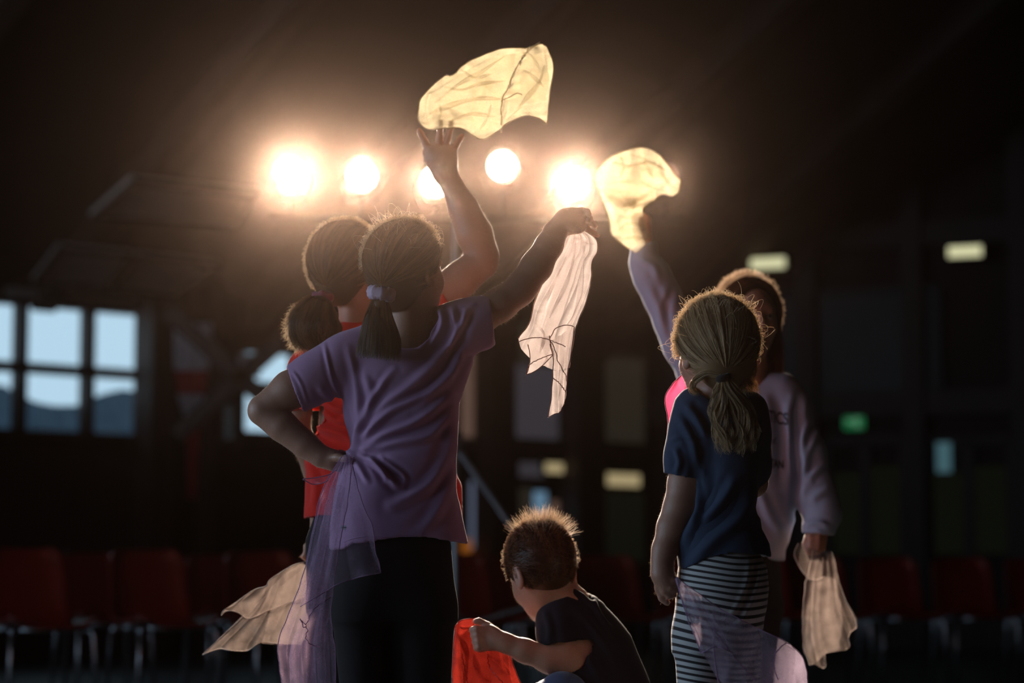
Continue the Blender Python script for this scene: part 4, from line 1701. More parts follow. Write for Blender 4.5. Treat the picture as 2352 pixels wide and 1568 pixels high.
G.add('scrunchie', f.mesh(), M['plum'], 'dark plum scrunchie')
RED = G

# ------------------------------------------------------------------ tall girl with wavy hair, facing the camera
G = Fig('person', 6.55, 'girl with dark wavy hair facing us in a pale grey sweatshirt with printed letters', 1690)
SZ = .98
HC, HR = G.p(1722, 722, 0), basis(math.radians(180 - 14), math.radians(2))
f = Field(.0034)
head(f, HC, HR, SZ)
G.chain(f, [(1722, 790, 5, 38), (1718, 850, 8, 40), (1715, 890, 8, 46)], .03)
G.prof(f, [(885, 1620, 1810, 30, 0), (960, 1625, 1800, 46, 0), (1080, 1630, 1795, 48, 0), (1250, 1625, 1790, 56, 0), (1330, 1622, 1790, 56, 0)], .03)
G.chain(f, [(1812, 915, 0, 30), (1852, 1030, -6, 26), (1878, 1110, -14, 25), (1880, 1195, -40, 19), (1876, 1222, -46, 17)], .02)
# fist around the beige scarf
f.ell(G.p(1872, 1246, -50), [G.m(25), G.m(17), G.m(24)], .012)
for i, dv in enumerate((-16, -3, 9, 20)):
    finger(G, f, [(1894 - i * 2, 1240 + dv * .9, -56), (1880 - i, 1246 + dv, -72), (1862, 1248 + dv, -72), (1856, 1249 + dv, -60)], 8.4, 7)
finger(G, f, [(1856, 1232, -48), (1850, 1250, -62), (1856, 1266, -72)], 9, 7)
# raised arm
G.chain(f, [(1625, 915, 0, 34), (1585, 840, -6, 30), (1540, 745, -14, 27), (1536, 735, -14, 27), (1505, 650, -18, 24), (1483, 575, -20, 17), (1478, 552, -20, 17)], .02)
f.ell(G.p(1474, 535, -20), [G.m(22), G.m(13), G.m(24)], .012)
for i, (du, dv) in enumerate(((-17, 4), (-7, -3), (4, -3), (14, 3))):
    finger(G, f, [(1474 + du, 520 + dv, -20), (1472 + du * 1.1, 500 + dv, -30), (1470 + du, 496 + dv, -44), (1471 + du, 508 + dv, -50)], 7.6, 6.2)
finger(G, f, [(1458, 540, -26), (1456, 522, -40), (1466, 512, -48)], 8, 6.4)
BVQ = f.mesh(smooth=2)
G.add('body', BVQ, M['skin'])
fuzz(G, BVQ, 9000)
eyes(G, HC, HR, SZ)
f = Field(.0042)
G.prof(f, [(858, 1690, 1752, 24, 4), (880, 1625, 1810, 36, 0), (930, 1608, 1826, 54, 0), (1000, 1612, 1824, 62, 0), (1100, 1610, 1826, 66, 0), (1190, 1608, 1826, 66, 0), (1245, 1606, 1812, 60, 0), (1262, 1608, 1803, 54, 0), (1292, 1606, 1801, 54, 0)], .03)
G.chain(f, [(1735, 878, 4, 26), (1795, 900, 0, 38), (1818, 945, -2, 44), (1850, 1040, -8, 44), (1874, 1130, -20, 42), (1890, 1180, -36, 38), (1884, 1204, -44, 28), (1878, 1222, -48, 26), (1874, 1250, -50, 25)], .03)
G.chain(f, [(1700, 880, 4, 26), (1645, 905, 0, 44), (1610, 868, -4, 46), (1568, 790, -10, 42), (1545, 735, -14, 40), (1520, 680, -17, 38), (1496, 632, -19, 38), (1478, 600, -20, 27), (1478, 555, -20, 24), (1474, 520, -20, 22)], .03)
f.cone(G.p(1721, 790, -12), G.p(1719, 860, -4), G.m(46), G.m(44), .01, sub=True)
f.cut(G.p(1877, 1226, -48), np.array([-.1, 0, -1]), .06)
f.cut(G.p(1479, 562, -20), np.array([-.2, 0, 1]), .06)
zs = P(1700, 1288, G.Y)[2]
f.fn(lambda X, Y, Z: zs - Z + 0 * X + 0 * Y)
V, Q = f.mesh(shell=.008, smooth=2)
V = fold(V, Q, [([(1835, 900), (1828, 980), (1832, 1080), (1824, 1180)], 9, -.010), ([(1806, 930), (1812, 1020), (1806, 1120)], 9, .008), ([(1860, 960), (1842, 1010), (1838, 1060)], 9, .007),
                ([(1880, 980), (1856, 1040), (1846, 1090)], 8, .007), ([(1895, 1060), (1870, 1085), (1855, 1110)], 8, .006), ([(1905, 1120), (1880, 1135), (1862, 1150)], 8, .005),
                ([(1850, 1205), (1880, 1200), (1905, 1210)], 6, .006), ([(1470, 598), (1500, 612), (1512, 640)], 8, .005), ([(1490, 660), (1510, 700), (1530, 760)], 9, .006),
                ([(1545, 660), (1530, 720), (1545, 790)], 8, -.005), ([(1760, 900), (1770, 1000), (1764, 1100)], 12, .005), ([(1745, 1130), (1770, 1190), (1800, 1230)], 10, .006)], rnd=(.0024, 9))
sw = G.add('sweatshirt', (V, Q), M['sweat'])
bv = BVHTree.FromPolygons(V.tolist(), Q.tolist())


def print_text(body, u, v, hpx, fig, m, bold=False, slant=0.0, wfac=1.0):
    """lettering laid on the cloth: mesh text dropped on to the surface from the front"""
    cu = bpy.data.curves.new('txt', 'FONT')
    cu.body = body
    cu.size = 1.0
    cu.extrude = 0.0
    cu.offset = .02 if bold else 0
    to = bpy.data.objects.new('txt', cu)
    COL.objects.link(to)
    me = to.to_mesh()
    bm = bmesh.new()
    bm.from_mesh(me)
    bmesh.ops.triangulate(bm, faces=bm.faces)
    bmesh.ops.subdivide_edges(bm, edges=[e for e in bm.edges if e.calc_length() > .12], cuts=2)
    V = np.array([w.co[:] for w in bm.verts])
    Fc = [[w.index for w in q.verts] for q in bm.faces]
    bm.free()
    to.to_mesh_clear()
    bpy.data.objects.remove(to)
    x1 = V[:, 0].max()
    sc = fig.m(hpx) / .7
    out = []
    c = fig.p(u, v, 0)
    for q in V:
        X = c[0] + (q[0] - x1) * sc * wfac
        Z = c[2] + (q[1] - .35) * sc + slant * (q[0] - x1) * sc
        h = bv.ray_cast(Vector((X, c[1] - 1.0, Z)), Vector((0, 1, 0)))
        y = h[0].y if h[0] is not None else c[1] - .07
        out.append((X, y - .0022, Z))
    o = fig.add('lettering', (np.array(out), Fc), m, parent=sw, smooth=False)
    return o


print_text('ATHLETICS', 1803, 966, 27, G, M['ink'], True, -.10, .58)['label'] = 'dark block lettering across the chest'
print_text('of.', 1780, 1016, 15, G, M['ink'], False, -.05)
print_text('SPARTAN', 1794, 1069, 19, G, M['ink'], True, -.06, .62)
f = Field(.0045)
G.prof(f, [(1250, 1630, 1788, 56, 0), (1330, 1622, 1796, 62, 0), (1400, 1625, 1790, 60, 0)], .03)
leg(G, f, G.p(1662, 1400, 0), G.p(1660, 1560, 4), G.p(1660, 1790, 10), (-.15, -1), G.m(50), G.m(40), G.m(28))
leg(G, f, G.p(1748, 1400, 0), G.p(1742, 1560, 4), G.p(1745, 1790, 10), (.2, -1), G.m(50), G.m(38), G.m(28))
G.add('trousers', f.mesh(smooth=2), M['dark'])
# wavy hair parted in the middle
S = Strands()
f = Field(.0036)
c2 = HC + HR @ np.array([0, -.012, .010])
f.ell(c2, np.array([.082, .094, .097]) * SZ, .01, HR)
for q in (-1, 1):
    f.chain([HC + HR @ np.array([q * .070, -.02, -.02]), HC + HR @ np.array([q * .074, -.025, -.085]), HC + HR @ np.array([q * .060, -.02, -.135]), HC + HR @ np.array([q * .075, -.01, -.19])], [.024, .022, .020, .016], .02)
f.chain([HC + HR @ np.array([0, -.06, -.01]), HC + HR @ np.array([0, -.064, -.08]), HC + HR @ np.array([0, -.055, -.14])], [.045, .044, .034], .03)
f.chain([HC + HR @ np.array([-.045, -.045, -.06]), HC + HR @ np.array([-.045, -.045, -.15])], [.032, .022], .03)
f.chain([HC + HR @ np.array([.045, -.045, -.06]), HC + HR @ np.array([.045, -.045, -.15])], [.032, .022], .03)


def facecut(X, Y, Z):
    l = [(X - HC[0]) * HR[0, i] + (Y - HC[1]) * HR[1, i] + (Z - HC[2]) * HR[2, i] for i in range(3)]
    return .017 - (np.sqrt((l[0] / .062) ** 2 + ((l[2] + .028) / .092) ** 2 + ((l[1] - .09) / .075) ** 2) - 1) * .06 - .017


f.fn(facecut)
S.base(f.mesh(smooth=2), .2)
n = 3600
for q in (-1, 1, 0):
    d0 = unit(np.column_stack([(q or rng.choice([-1, 1], n // 2)) * rng.uniform(.01, .12, n // 2), rng.uniform(-.9, .60, n // 2), rng.uniform(.75, 1.0, n // 2)]))
    # down the side of the head and on to the shoulder in waves
    K = 16
    t = np.linspace(0, 1, K)
    mid = unit(np.column_stack([q * np.full(n // 2, .95), d0[:, 1] * .5 - .10, np.full(n // 2, -.25)]))
    if q == 0: mid = unit(np.column_stack([rng.uniform(-.9, .9, n // 2), np.full(n // 2, -1.0), np.full(n // 2, -.3)]))
    a = slerp(d0, mid, np.clip(t * 2, 0, 1))
    rad = np.array([.070, .088, .085]) + .016
    Pt = a * rad * (1 + rng.normal(0, .02, (n // 2, 1, 1)))
    dn = np.clip(t * 2 - 1, 0, 1)[None, :]
    ln = rng.uniform(.08, .17, n // 2)[:, None]
    Pt[..., 2] -= dn * ln
    ph = np.round(rng.uniform(0, 5, n // 2)) * 1.3
    wv = np.sin(dn * 11 + ph[:, None]) * .012 * dn
    Pt[..., 0] += q * wv - q * dn * .012 + q * rng.normal(0, .005, (n // 2, 1)) * dn
    Pt[..., 1] += np.cos(dn * 9 + ph[:, None]) * .010 * dn
    W = HC + (Pt * SZ) @ HR.T
    S.add(W, .0005, np.clip(rng.normal(.5, .25, n // 2), 0, 1), .6)
flyaway(S, HC, HR, SZ * 1.06, 3600, (.004, .026), -.3, curl=1.3, far=-.1, r=.0004, face=.05)
flyaway(S, HC, HR, SZ * 1.12, 900, (.006, .024), -.3, curl=1.6, far=-.1, r=.0004, face=.0)
S.build('hair', M['hair_dark'], G.root)
TALL = G

# ------------------------------------------------------------------ blonde girl in navy, back to the camera
G = Fig('person', 5.15, 'blonde girl in a navy t-shirt and striped leggings, seen from behind with a ponytail', 1650)
HC, HR = G.p(1645, 794, 0), basis(math.radians(-24), math.radians(2))
f = Field(.0034)
head(f, HC, HR, 1.0)
G.chain(f, [(1650, 870, 8, 44), (1655, 930, 10, 46), (1655, 980, 8, 54)], .03)
G.prof(f, [(925, 1590, 1712, 34, 0), (1020, 1590, 1715, 56, 0), (1150, 1590, 1705, 56, 0), (1270, 1580, 1725, 66, 0), (1350, 1575, 1735, 74, 0)], .03)
G.chain(f, [(1605, 945, 0, 34), (1582, 1030, -4, 36), (1574, 1110, -8, 37), (1562, 1165, -10, 35), (1545, 1212, -14, 33), (1527, 1262, -20, 26), (1520, 1290, -24, 22)], .02)
G.chain(f, [(1520, 1290, -24, 21), (1522, 1318, -28, 24), (1530, 1338, -30, 22)], .014)
finger(G, f, [(1512, 1330, -24), (1512, 1352, -22), (1520, 1374, -22), (1532, 1384, -24)], 9, 7.5)
finger(G, f, [(1522, 1338, -30), (1526, 1358, -36), (1538, 1368, -34), (1548, 1366, -26)], 9, 7.5)
finger(G, f, [(1532, 1336, -34), (1540, 1350, -42), (1550, 1354, -38), (1554, 1348, -28)], 9, 7.5)
finger(G, f, [(1536, 1322, -36), (1547, 1332, -44), (1555, 1338, -40), (1556, 1334, -30)], 8.5, 7)
finger(G, f, [(1530, 1300, -14), (1543, 1318, -8), (1552, 1334, -10)], 9, 7.5)
G.chain(f, [(1722, 955, 0, 34), (1735, 1040, 25, 32), (1732, 1110, 60, 27), (1700, 1140, 110, 22), (1680, 1145, 130, 20)], .02)
for i in range(4):
    finger(G, f, [(1678, 1130 + i * 10, 134), (1662, 1132 + i * 10, 146), (1650, 1136 + i * 9, 140)], 8, 6.5)
finger(G, f, [(1680, 1128, 126), (1668, 1120, 118)], 8, 6.5)
BVQ = f.mesh(smooth=2)
G.add('body', BVQ, M['skin'])
fuzz(G, BVQ, 9000)
eyes(G, HC, HR)
f = Field(.0036)
G.prof(f, [(898, 1615, 1690, 24, 8), (915, 1570, 1735, 46, 0), (950, 1565, 1752, 60, 0), (1000, 1598, 1752, 74, 0), (1080, 1606, 1745, 76, 0), (1150, 1588, 1737, 76, 0), (1215, 1553, 1745, 82, 0), (1270, 1551, 1770, 86, 0), (1345, 1560, 1782, 90, 0)], .03)
G.chain(f, [(1640, 925, 4, 40), (1598, 938, 0, 44), (1590, 990, -4, 50), (1577, 1050, -8, 48), (1568, 1096, -10, 44)], .03)
G.chain(f, [(1670, 925, 4, 40), (1712, 945, 0, 44), (1718, 1000, 10, 46), (1724, 1070, 36, 42), (1722, 1110, 55, 40)], .03)
f.cone(G.p(1652, 860, -20), G.p(1654, 905, -8), G.m(60), G.m(48), .012, sub=True)
f.cut(G.p(1556, 1096, -10), np.array([-.22, 0, -1]), .052)
f.cut(G.p(1722, 1085, 46), np.array([0, .7, -.7]), .07)


def hem_navy(X, Y, Z):
    pts = [(1548, 1322), (1575, 1305), (1620, 1284), (1680, 1272), (1740, 1276), (1790, 1284)]
    w = [G.p(a, b) for a, b in pts]
    return np.interp(X, [q[0] for q in w], [q[2] for q in w]) - Z + 0 * Y


f.fn(hem_navy)
V, Q = f.mesh(shell=.007, smooth=2)
V = fold(V, Q, [([(1575, 930), (1600, 960), (1625, 1010)], 10, .007), ([(1560, 960), (1590, 1010), (1605, 1080)], 9, .005), ([(1540, 1010), (1565, 1002), (1600, 1008)], 5, .003),
                ([(1550, 1030), (1560, 1060), (1552, 1090)], 7, .005), ([(1620, 1060), (1610, 1140), (1580, 1220), (1556, 1260)], 12, .007), ([(1690, 1100), (1650, 1160), (1600, 1200)], 12, .007),
                ([(1735, 1130), (1700, 1190), (1640, 1240), (1580, 1300)], 14, .006), ([(1740, 1180), (1755, 1230), (1768, 1268)], 9, .006), ([(1600, 1100), (1605, 1160), (1590, 1210)], 7, .005)], rnd=(.0022, 8))
G.add('t_shirt', (V, Q), M['navy'])
f = Field(.0042)
G.prof(f, [(1240, 1570, 1728, 66, 0), (1300, 1556, 1762, 84, -4), (1350, 1550, 1767, 94, -6), (1400, 1549, 1762, 92, -4), (1450, 1549, 1745, 84, 0), (1490, 1549, 1738, 80, 0)], .035, 2.1)
leg(G, f, G.p(1608, 1460, -10), G.p(1612, 1680, -22), G.p(1610, 1965, 0), (-.3, 1), G.m(62), G.m(50), G.m(36))
leg(G, f, G.p(1690, 1450, 12), G.p(1705, 1680, 10), G.p(1705, 1965, 30), (0, 1), G.m(56), G.m(48), G.m(34))
V, Q = f.mesh(smooth=2)
V = fold(V, Q, [([(1735, 1290), (1725, 1350), (1690, 1420), (1640, 1450)], 7, -.006)], rnd=(.002, 8))
u, v = proj(V)
band = (v + 16 * np.exp(-((u - 1700) / 60) ** 2) * 0 - .18 * (u - 1550) + 26 * np.clip((u - 1660) / 100, 0, 1) ** 2 + 6 * np.sin(V[:, 2] * 30)) / 15.3
band = -band + 1000
zb_ = (V[:, 2] - G.root.location.z) / .0146 + .18 * (V[:, 0] - G.p(1550, 1400)[0]) / .0146 - .9 * np.clip((V[:, 0] - G.p(1660, 1400)[0]) / .1, 0, 1) ** 2 * 1.7 + .4 * np.sin(V[:, 2] * 30) + 1000 + .35 * ridged(V, 12)
G.add('leggings', (V, Q), M['stripes'], 'black and white striped leggings', attr={'band': zb_})
S = Strands()
S.base(hair_cap(HC, HR, 1.0, grow=.011), .12)
tiew = G.p(1662, 864, -84)
combed(S, HC, HR, 1.0, HR.T @ (tiew - HC), n=4600, clumps=44, cfront=.036, lift=.002, r=.00048)
tie = G.p(1662, 866, -92)
for path, rad_, nn_, wv in (([tie, G.p(1672, 900, -98), G.p(1700, 950, -96), G.p(1706, 1000, -92), G.p(1692, 1040, -90)], [8, 20, 20, 18, 10], 700, .010),
                            ([tie, G.p(1660, 910, -98), G.p(1652, 960, -96), G.p(1662, 1005, -94), G.p(1668, 1040, -92)], [8, 20, 18, 16, 6], 560, .012),
                            ([tie, G.p(1680, 890, -94), G.p(1712, 940, -90), G.p(1722, 1000, -88), G.p(1716, 1036, -86)], [6, 13, 15, 16, 10], 420, .012),
                            ([tie, G.p(1650, 900, -96), G.p(1640, 940, -94), G.p(1650, 970, -92)], [6, 12, 10, 5], 200, .008)):
    tail(S, path, [G.m(r) for r in rad_], nn_, flat=.7, wave=wv, wl=3.2, frizz=.003, K=16, r=.00046)
# a loop of loose strands at the left of the nape and stray bits by the right cheek
tail(S, [G.p(1655, 862, -84), G.p(1622, 858, -80), G.p(1594, 876, -66), G.p(1590, 896, -58), G.p(1606, 905, -56)], [G.m(6), G.m(9), G.m(8), G.m(7), G.m(5)], 260, wave=.003, frizz=.002)
tail(S, [G.p(1718, 800, -30), G.p(1730, 840, -30), G.p(1722, 870, -34), G.p(1736, 905, -32)], [G.m(10), G.m(9), G.m(7), G.m(5)], 200, wave=.008, frizz=.004)
tail(S, [G.p(1700, 868, -50), G.p(1712, 885, -50), G.p(1718, 905, -50)], [G.m(8), G.m(12), G.m(12)], 120, wave=.006, frizz=.006)
flyaway(S, HC, HR, 1.0, 3600, (.006, .021), -.3, curl=1.2, far=-.08, r=.0004)
flyaway(S, HC, HR, 1.0, 400, (.008, .028), .0, curl=1.4, far=-.2)
flyaway(S, HC, HR, 1.0, 60, (.02, .04), .5, curl=1.8)
flyaway(S, HC, HR, 1.0, 30, (.03, .06), -.3, curl=1.6)
S.build('hair', M['hair_blonde'], G.root)
f = Field(.003)
for i in range(14):
    a = i * math.pi / 7
    f.ell(G.p(1662, 868, -92) + np.array([math.cos(a) * G.m(12), math.sin(a) * G.m(12), math.cos(a) * .003]), [G.m(6), G.m(6), G.m(8.5)], .004)
G.add('hair_tie', f.mesh(), M['hairtie'], 'thin dark hair tie')
BLONDE = G

# ------------------------------------------------------------------ crouching boy
G = Fig('person', 5.7, 'crouching boy with short ginger hair in a dark t-shirt, clutching red cloth', 1330)
HC, HR = G.p(1242, 1298, 0), basis(math.radians(-28), math.radians(-24), math.radians(-7))
f = Field(.0034)
head(f, HC, HR, 1.0)
G.chain(f, [(1262, 1360, 10, 42), (1300, 1400, 15, 44), (1325, 1430, 15, 52)], .03)
G.chain(f, [(1330, 1430, 15, 56), (1365, 1520, 5, 80), (1395, 1640, 0, 80), (1400, 1730, 0, 76)], .05)
G.chain(f, [(1285, 1425, -20, 36), (1292, 1470, -46, 33), (1303, 1512, -62, 32), (1306, 1522, -62, 30)], .02)
G.chain(f, [(1306, 1522, -62, 30), (1262, 1514, -66, 29), (1205, 1494, -66, 24), (1160, 1476, -64, 19), (1140, 1468, -62, 20)], .02)
f.ell(G.p(1122, 1464, -60), [G.m(27), G.m(16), G.m(30)], .014)
for i, dv in enumerate((-18, -4, 10, 23)):
    finger(G, f, [(1112, 1464 + dv, -66), (1094 + i * 2, 1462 + dv, -74), (1086 + i * 3, 1464 + dv, -62), (1092 + i * 3, 1467 + dv, -48), (1106 + i * 2, 1468 + dv, -44)], 8.8, 7)
finger(G, f, [(1140, 1450, -52), (1120, 1436, -48), (1100, 1426, -50), (1092, 1427, -52)], 9, 7)
G.chain(f, [(1345, 1440, 50, 34), (1310, 1550, 90, 30), (1240, 1600, 100, 26), (1160, 1600, 90, 20)], .02)
f.ell(G.p(1140, 1600, 88), [G.m(25), G.m(16), G.m(22)], .014)
for i, dv in enumerate((-14, -4, 6, 16)):
    finger(G, f, [(1130, 1600 + dv, 80), (1110, 1600 + dv, 76), (1104, 1602 + dv, 62), (1114, 1604 + dv, 54)], 8, 7)
BVQ = f.mesh(smooth=2)
G.add('body', BVQ, M['skin'])
fuzz(G, BVQ, 9000)
eyes(G, HC, HR)
f = Field(.004)
G.chain(f, [(1298, 1402, 12, 42), (1322, 1425, 12, 62), (1355, 1500, 8, 92), (1388, 1600, 4, 98), (1400, 1700, 0, 94), (1402, 1745, 0, 88)], .05)
G.chain(f, [(1300, 1405, 0, 40), (1282, 1425, -22, 44), (1285, 1460, -44, 45), (1296, 1510, -62, 44)], .03)
G.chain(f, [(1330, 1410, 30, 40), (1345, 1440, 50, 44), (1325, 1500, 78, 42)], .03)
f.cone(G.p(1255, 1352, 4), G.p(1288, 1388, 10), G.m(50), G.m(42), .012, sub=True)
f.cut(G.p(1292, 1482, -54), np.array([.12, -.15, -1]), .075)
f.cut(G.p(1328, 1490, 76), np.array([-.2, .5, -1]), .05)
f.cut(G.p(1402, 1735, 0), np.array([0, 0, -1]), .3)
V, Q = f.mesh(shell=.007, smooth=2)
V = fold(V, Q, [([(1310, 1352), (1340, 1368), (1362, 1392)], 6, .006), ([(1362, 1372), (1378, 1410), (1400, 1440)], 7, .007), ([(1250, 1400), (1262, 1440), (1260, 1478)], 8, .004),
                ([(1300, 1480), (1340, 1500), (1380, 1560)], 10, .006), ([(1320, 1400), (1360, 1440), (1420, 1520)], 10, .005)], rnd=(.003, 8))
G.add('t_shirt', (V, Q), M['tee'])
f = Field(.0045)
G.chain(f, [(1405, 1700, 0, 92), (1408, 1770, 0, 96)], .05)
G.chain(f, [(1380, 1765, -40, 74), (1310, 1640, -76, 56), (1292, 1600, -88, 50)], .04)
G.chain(f, [(1292, 1600, -88, 50), (1320, 1740, -60, 42), (1335, 1862, -40, 32)], .03)
G.chain(f, [(1390, 1765, 50, 74), (1310, 1650, 96, 56)], .04)
G.chain(f, [(1310, 1650, 96, 50), (1330, 1750, 80, 42), (1340, 1862, 66, 32)], .03)
G.add('jeans', f.mesh(smooth=2), M['denim'])
for w in (-40, 66):
    f = Field(.004)
    a = G.p(1345, 1885, w)
    a[2] = .045
    b = a + np.array([-.14, .04, -.01])
    f.cone(a, b, .038, .030, .02)
    f.cone(a, a + np.array([0, 0, .05]), .036, .036, .02)
    f.fn(lambda X, Y, Z: .006 - Z + 0 * X + 0 * Y)
    o = G.add('shoe', f.mesh(), M['shoe'])
    f = Field(.004)
    f.cone(a - np.array([0, 0, .02]), b - np.array([0, 0, .01]), .040, .034, .01)
    f.fn(lambda X, Y, Z: np.maximum(-Z, Z - .02) + 0 * X + 0 * Y)
    G.add('sole', f.mesh(), M['sole'], parent=o)
# short hair lying down the skull, tuft on the crown
S = Strands()
S.base(hair_cap(HC, HR, 1.0, grow=.0045, cfront=.038, zmin=-.085, nape=False), .1)
d = scalp_dirs(7000, .042)
n = len(d)
crown = unit(np.array([.05, -.45, 1.0]))
g = unit(d - crown * (d @ crown)[:, None])
K = 6
t = np.linspace(0, 1, K)[None, :, None]
L = rng.uniform(.016, .034, n)[:, None, None] * (1 + .3 * (d[:, 2] > .3))[:, None, None]
rad = np.array([.070, .088, .085]) + .002
dd = unit(d[:, None] + g[:, None] * t * L * 11)
lift = (.0095 + rng.uniform(0, .006, (n, 1, 1)) * np.clip(d[:, 2], 0, 1)[:, None, None] * 1.4)
Pt = dd * (rad + lift * np.sin(t * 2.4)) + np.array([0, -.004, .008])
cl = np.sin(np.arctan2(d[:, 0], -d[:, 1]) * 14)
S.add(HC + Pt @ HR.T, .00045, np.clip(.4 + .25 * cl + rng.normal(0, .2, n), 0, 1), .4)
# upright tuft
n = 1500
dz = np.column_stack([rng.normal(.12, .40, n), rng.normal(.1, .42, n), np.full(n, 1.0)])
d = unit(unit(dz) @ HR)          # world up directions expressed in head space
g = unit(np.column_stack([dz[:, 0] * 1.5, rng.normal(0, .3, n), np.ones(n)])) @ HR
L = rng.uniform(.016, .046, n)[:, None, None]
Pt = (d * rad)[:, None] + g[:, None] * L * t + np.array([0, -.004, .008]) + (rng.normal(0, 1, (n, 1, 3)) * .006) * t ** 2
S.add(HC + Pt @ HR.T, .0004, np.clip(rng.normal(1.7, .3, n), 0.8, 2), .25)  # bright tone puts the backlight into the tuft colour
flyaway(S, HC, HR, 1.0, 1200, (.004, .012), -.3, curl=.8, far=-.05)
S.build('hair', M['hair_ginger'], G.root)
BOY = G

# ================================================================== scarves
def coons(bottom, right, top, left, n=46, m=46):
    """bottom and top run left to right, left and right run from bottom to top; points (u, v, w)"""
    B, T = spline(bottom, n), spline(top, n)
    L, R_ = spline(left, m), spline(right, m)
    s = np.linspace(0, 1, n)[None, :, None]
    t = np.linspace(0, 1, m)[:, None, None]
    G_ = (1 - t) * B[None] + t * T[None] + (1 - s) * L[:, None] + s * R_[:, None] \
        - ((1 - s) * (1 - t) * B[0] + s * t * T[-1] + s * (1 - t) * B[-1] + (1 - s) * t * T[0])
    return G_


def ragged(G_, amp=1.5):
    return G_


class Scarf:
    def __init__(s, Y, label, m, hem, hem_r=.0011):
        s.Y, s.ppm = Y, F / Y * CP
        s.V, s.Q, s.n = [], [], 0
        s.label, s.m, s.hem, s.hr = label, m, hem, hem_r
        s.hems = []
        s.fine = 3.5

    def w2(s, g):
        g = np.asarray(g, float).reshape(-1, 3)
        return np.array([P(a[0], a[1], s.Y + a[2] / s.ppm) for a in g])

    def patch(s, bottom, right, top, left, crumple=(12, 14), pleat=(0, 0, 0), hems='btlr', n=46, m=46, edge=3.5, seed=0, wrinkle=1.0):
        fine = s.fine
        n, m = int(n * 1.7), int(m * 1.7)
        f3 = lambda L: [(q[0], q[1], q[2] if len(q) > 2 else 0.0) for q in L]
        G_ = coons(f3(bottom), f3(right), f3(top), f3(left), n, m)
        W = s.w2(G_)
        # folds are a real depth relief: crumple by noise, pleats running along the cloth
        S_, T_ = np.meshgrid(np.linspace(0, 1, n), np.linspace(0, 1, m))
        S_, T_ = S_.ravel(), T_.ravel()
        off = np.array([seed * 3.7, seed * 1.9, seed * 2.3])
        d = ridged(W + off, crumple[1]) * crumple[0]
        q = ridged(W * [1, 1, .6] + off * 2 + 5, crumple[1] * 2.3)
        d = d + (1 - 2 * np.abs(q)) * crumple[0] * .45 * wrinkle
        q2 = ridged(W * [1, 1, .75] + off * 3 + 1, 34)
        q3 = ridged(W * [.8, 1, 1.1] + off + 7, 60)
        d = d + fine * (1 - 2.2 * np.sqrt(q2 ** 2 + .004)) + .45 * fine * (1 - 2 * np.abs(q3))
        if pleat[0]:
            d = d + pleat[0] * (1 - 2 * np.abs(np.sin(S_ * pleat[1] * math.pi + 1.2 * np.sin(T_ * 3 + pleat[2])))) * (0.35 + .65 * np.abs(T_ - .5) * 2 if pleat[0] < 0 else 1)
        W[:, 1] += d / s.ppm
        # small in-plane irregularity of the border
        e = np.minimum.reduce([S_, 1 - S_, T_, 1 - T_])
        jit = ridged(W * 1.0 + off + 9, 60) * edge / s.ppm * np.exp(-(e / .06) ** 2)
        W[:, 0] += jit
        W[:, 2] += jit * .7
        i, j = np.meshgrid(np.arange(n - 1), np.arange(m - 1))
        a = (j * n + i).ravel()
        s.Q.append(np.stack([a, a + 1, a + n + 1, a + n], 1) + s.n)
        s.V.append(W)
        s.n += len(W)
        Wg = W.reshape(m, n, 3)
        for h in hems:
            s.hems.append({'b': Wg[0], 't': Wg[-1], 'l': Wg[:, 0], 'r': Wg[:, -1]}[h])
        return Wg

    def gather(s, pts, width, w=7.0):
        """a narrow tuck of cloth doubled behind the sheet: it lets less light through"""
        c = spline([(q[0], q[1]) for q in pts], 40)
        t = unit(np.gradient(c, axis=0))
        nrm = np.column_stack([-t[:, 1], t[:, 0]])
        k = np.linspace(0, 1, 40)
        wd = width * np.sin(np.pi * np.clip(k * .96 + .02, 0, 1)) ** .6 * (1 + .35 * np.sin(k * 9 + width)) * .5
        rows = []
        for j in range(7):
            a = -1 + j / 3
            rows.append(np.column_stack([c + nrm * (wd * a)[:, None], w + 5 * (1 - a * a) + 2 * np.sin(k * 14 + j)]))
        W = s.w2(np.array(rows))
        i, j = np.meshgrid(np.arange(39), np.arange(6))
        a = (j * 40 + i).ravel()
        s.Q.append(np.stack([a, a + 1, a + 41, a + 40], 1) + s.n)
        s.V.append(W)
        s.n += len(W)

    def crease(s, pts, dy=-.004):
        """a hem or fold line seen through the cloth"""
        W = s.w2([(q[0], q[1], q[2] if len(q) > 2 else 0) for q in spline([(a[0], a[1], (a[2] if len(a) > 2 else -6)) for a in pts], 40)])
        u, v = np.array([q[0] for q in pts]), 0
        W[:, 0] += .0012 * np.sin(np.arange(40) * 1.1)
        bv = BVHTree.FromPolygons(np.vstack(s.V).tolist(), np.vstack(s.Q).tolist())
        out = []
        for q in W:
            d = (Vector(q) - Vector(CAM)).normalized()
            h = bv.ray_cast(Vector(CAM), d)
            out.append(np.array(h[0]) - np.array(d) * .0015 if h[0] is not None else q)
        out = np.array(out)
        out[:, 1] = np.convolve(np.pad(out[:, 1], 2, 'edge'), np.ones(5) / 5, 'valid')
        s.hems.append(out)

    def build(s):
        V = np.vstack(s.V)
        r = tag(empty('scarf', (V[:, 0].mean(), V[:, 1].mean(), V[:, 2].min())), s.label, 'scarf')
        obj('cloth', V, np.vstack(s.Q), s.m, r)
        mb = MB()
        for h in s.hems: mb.tube(h, s.hr, 5)
        mb.build('hem', s.hem, r, True)
        return r


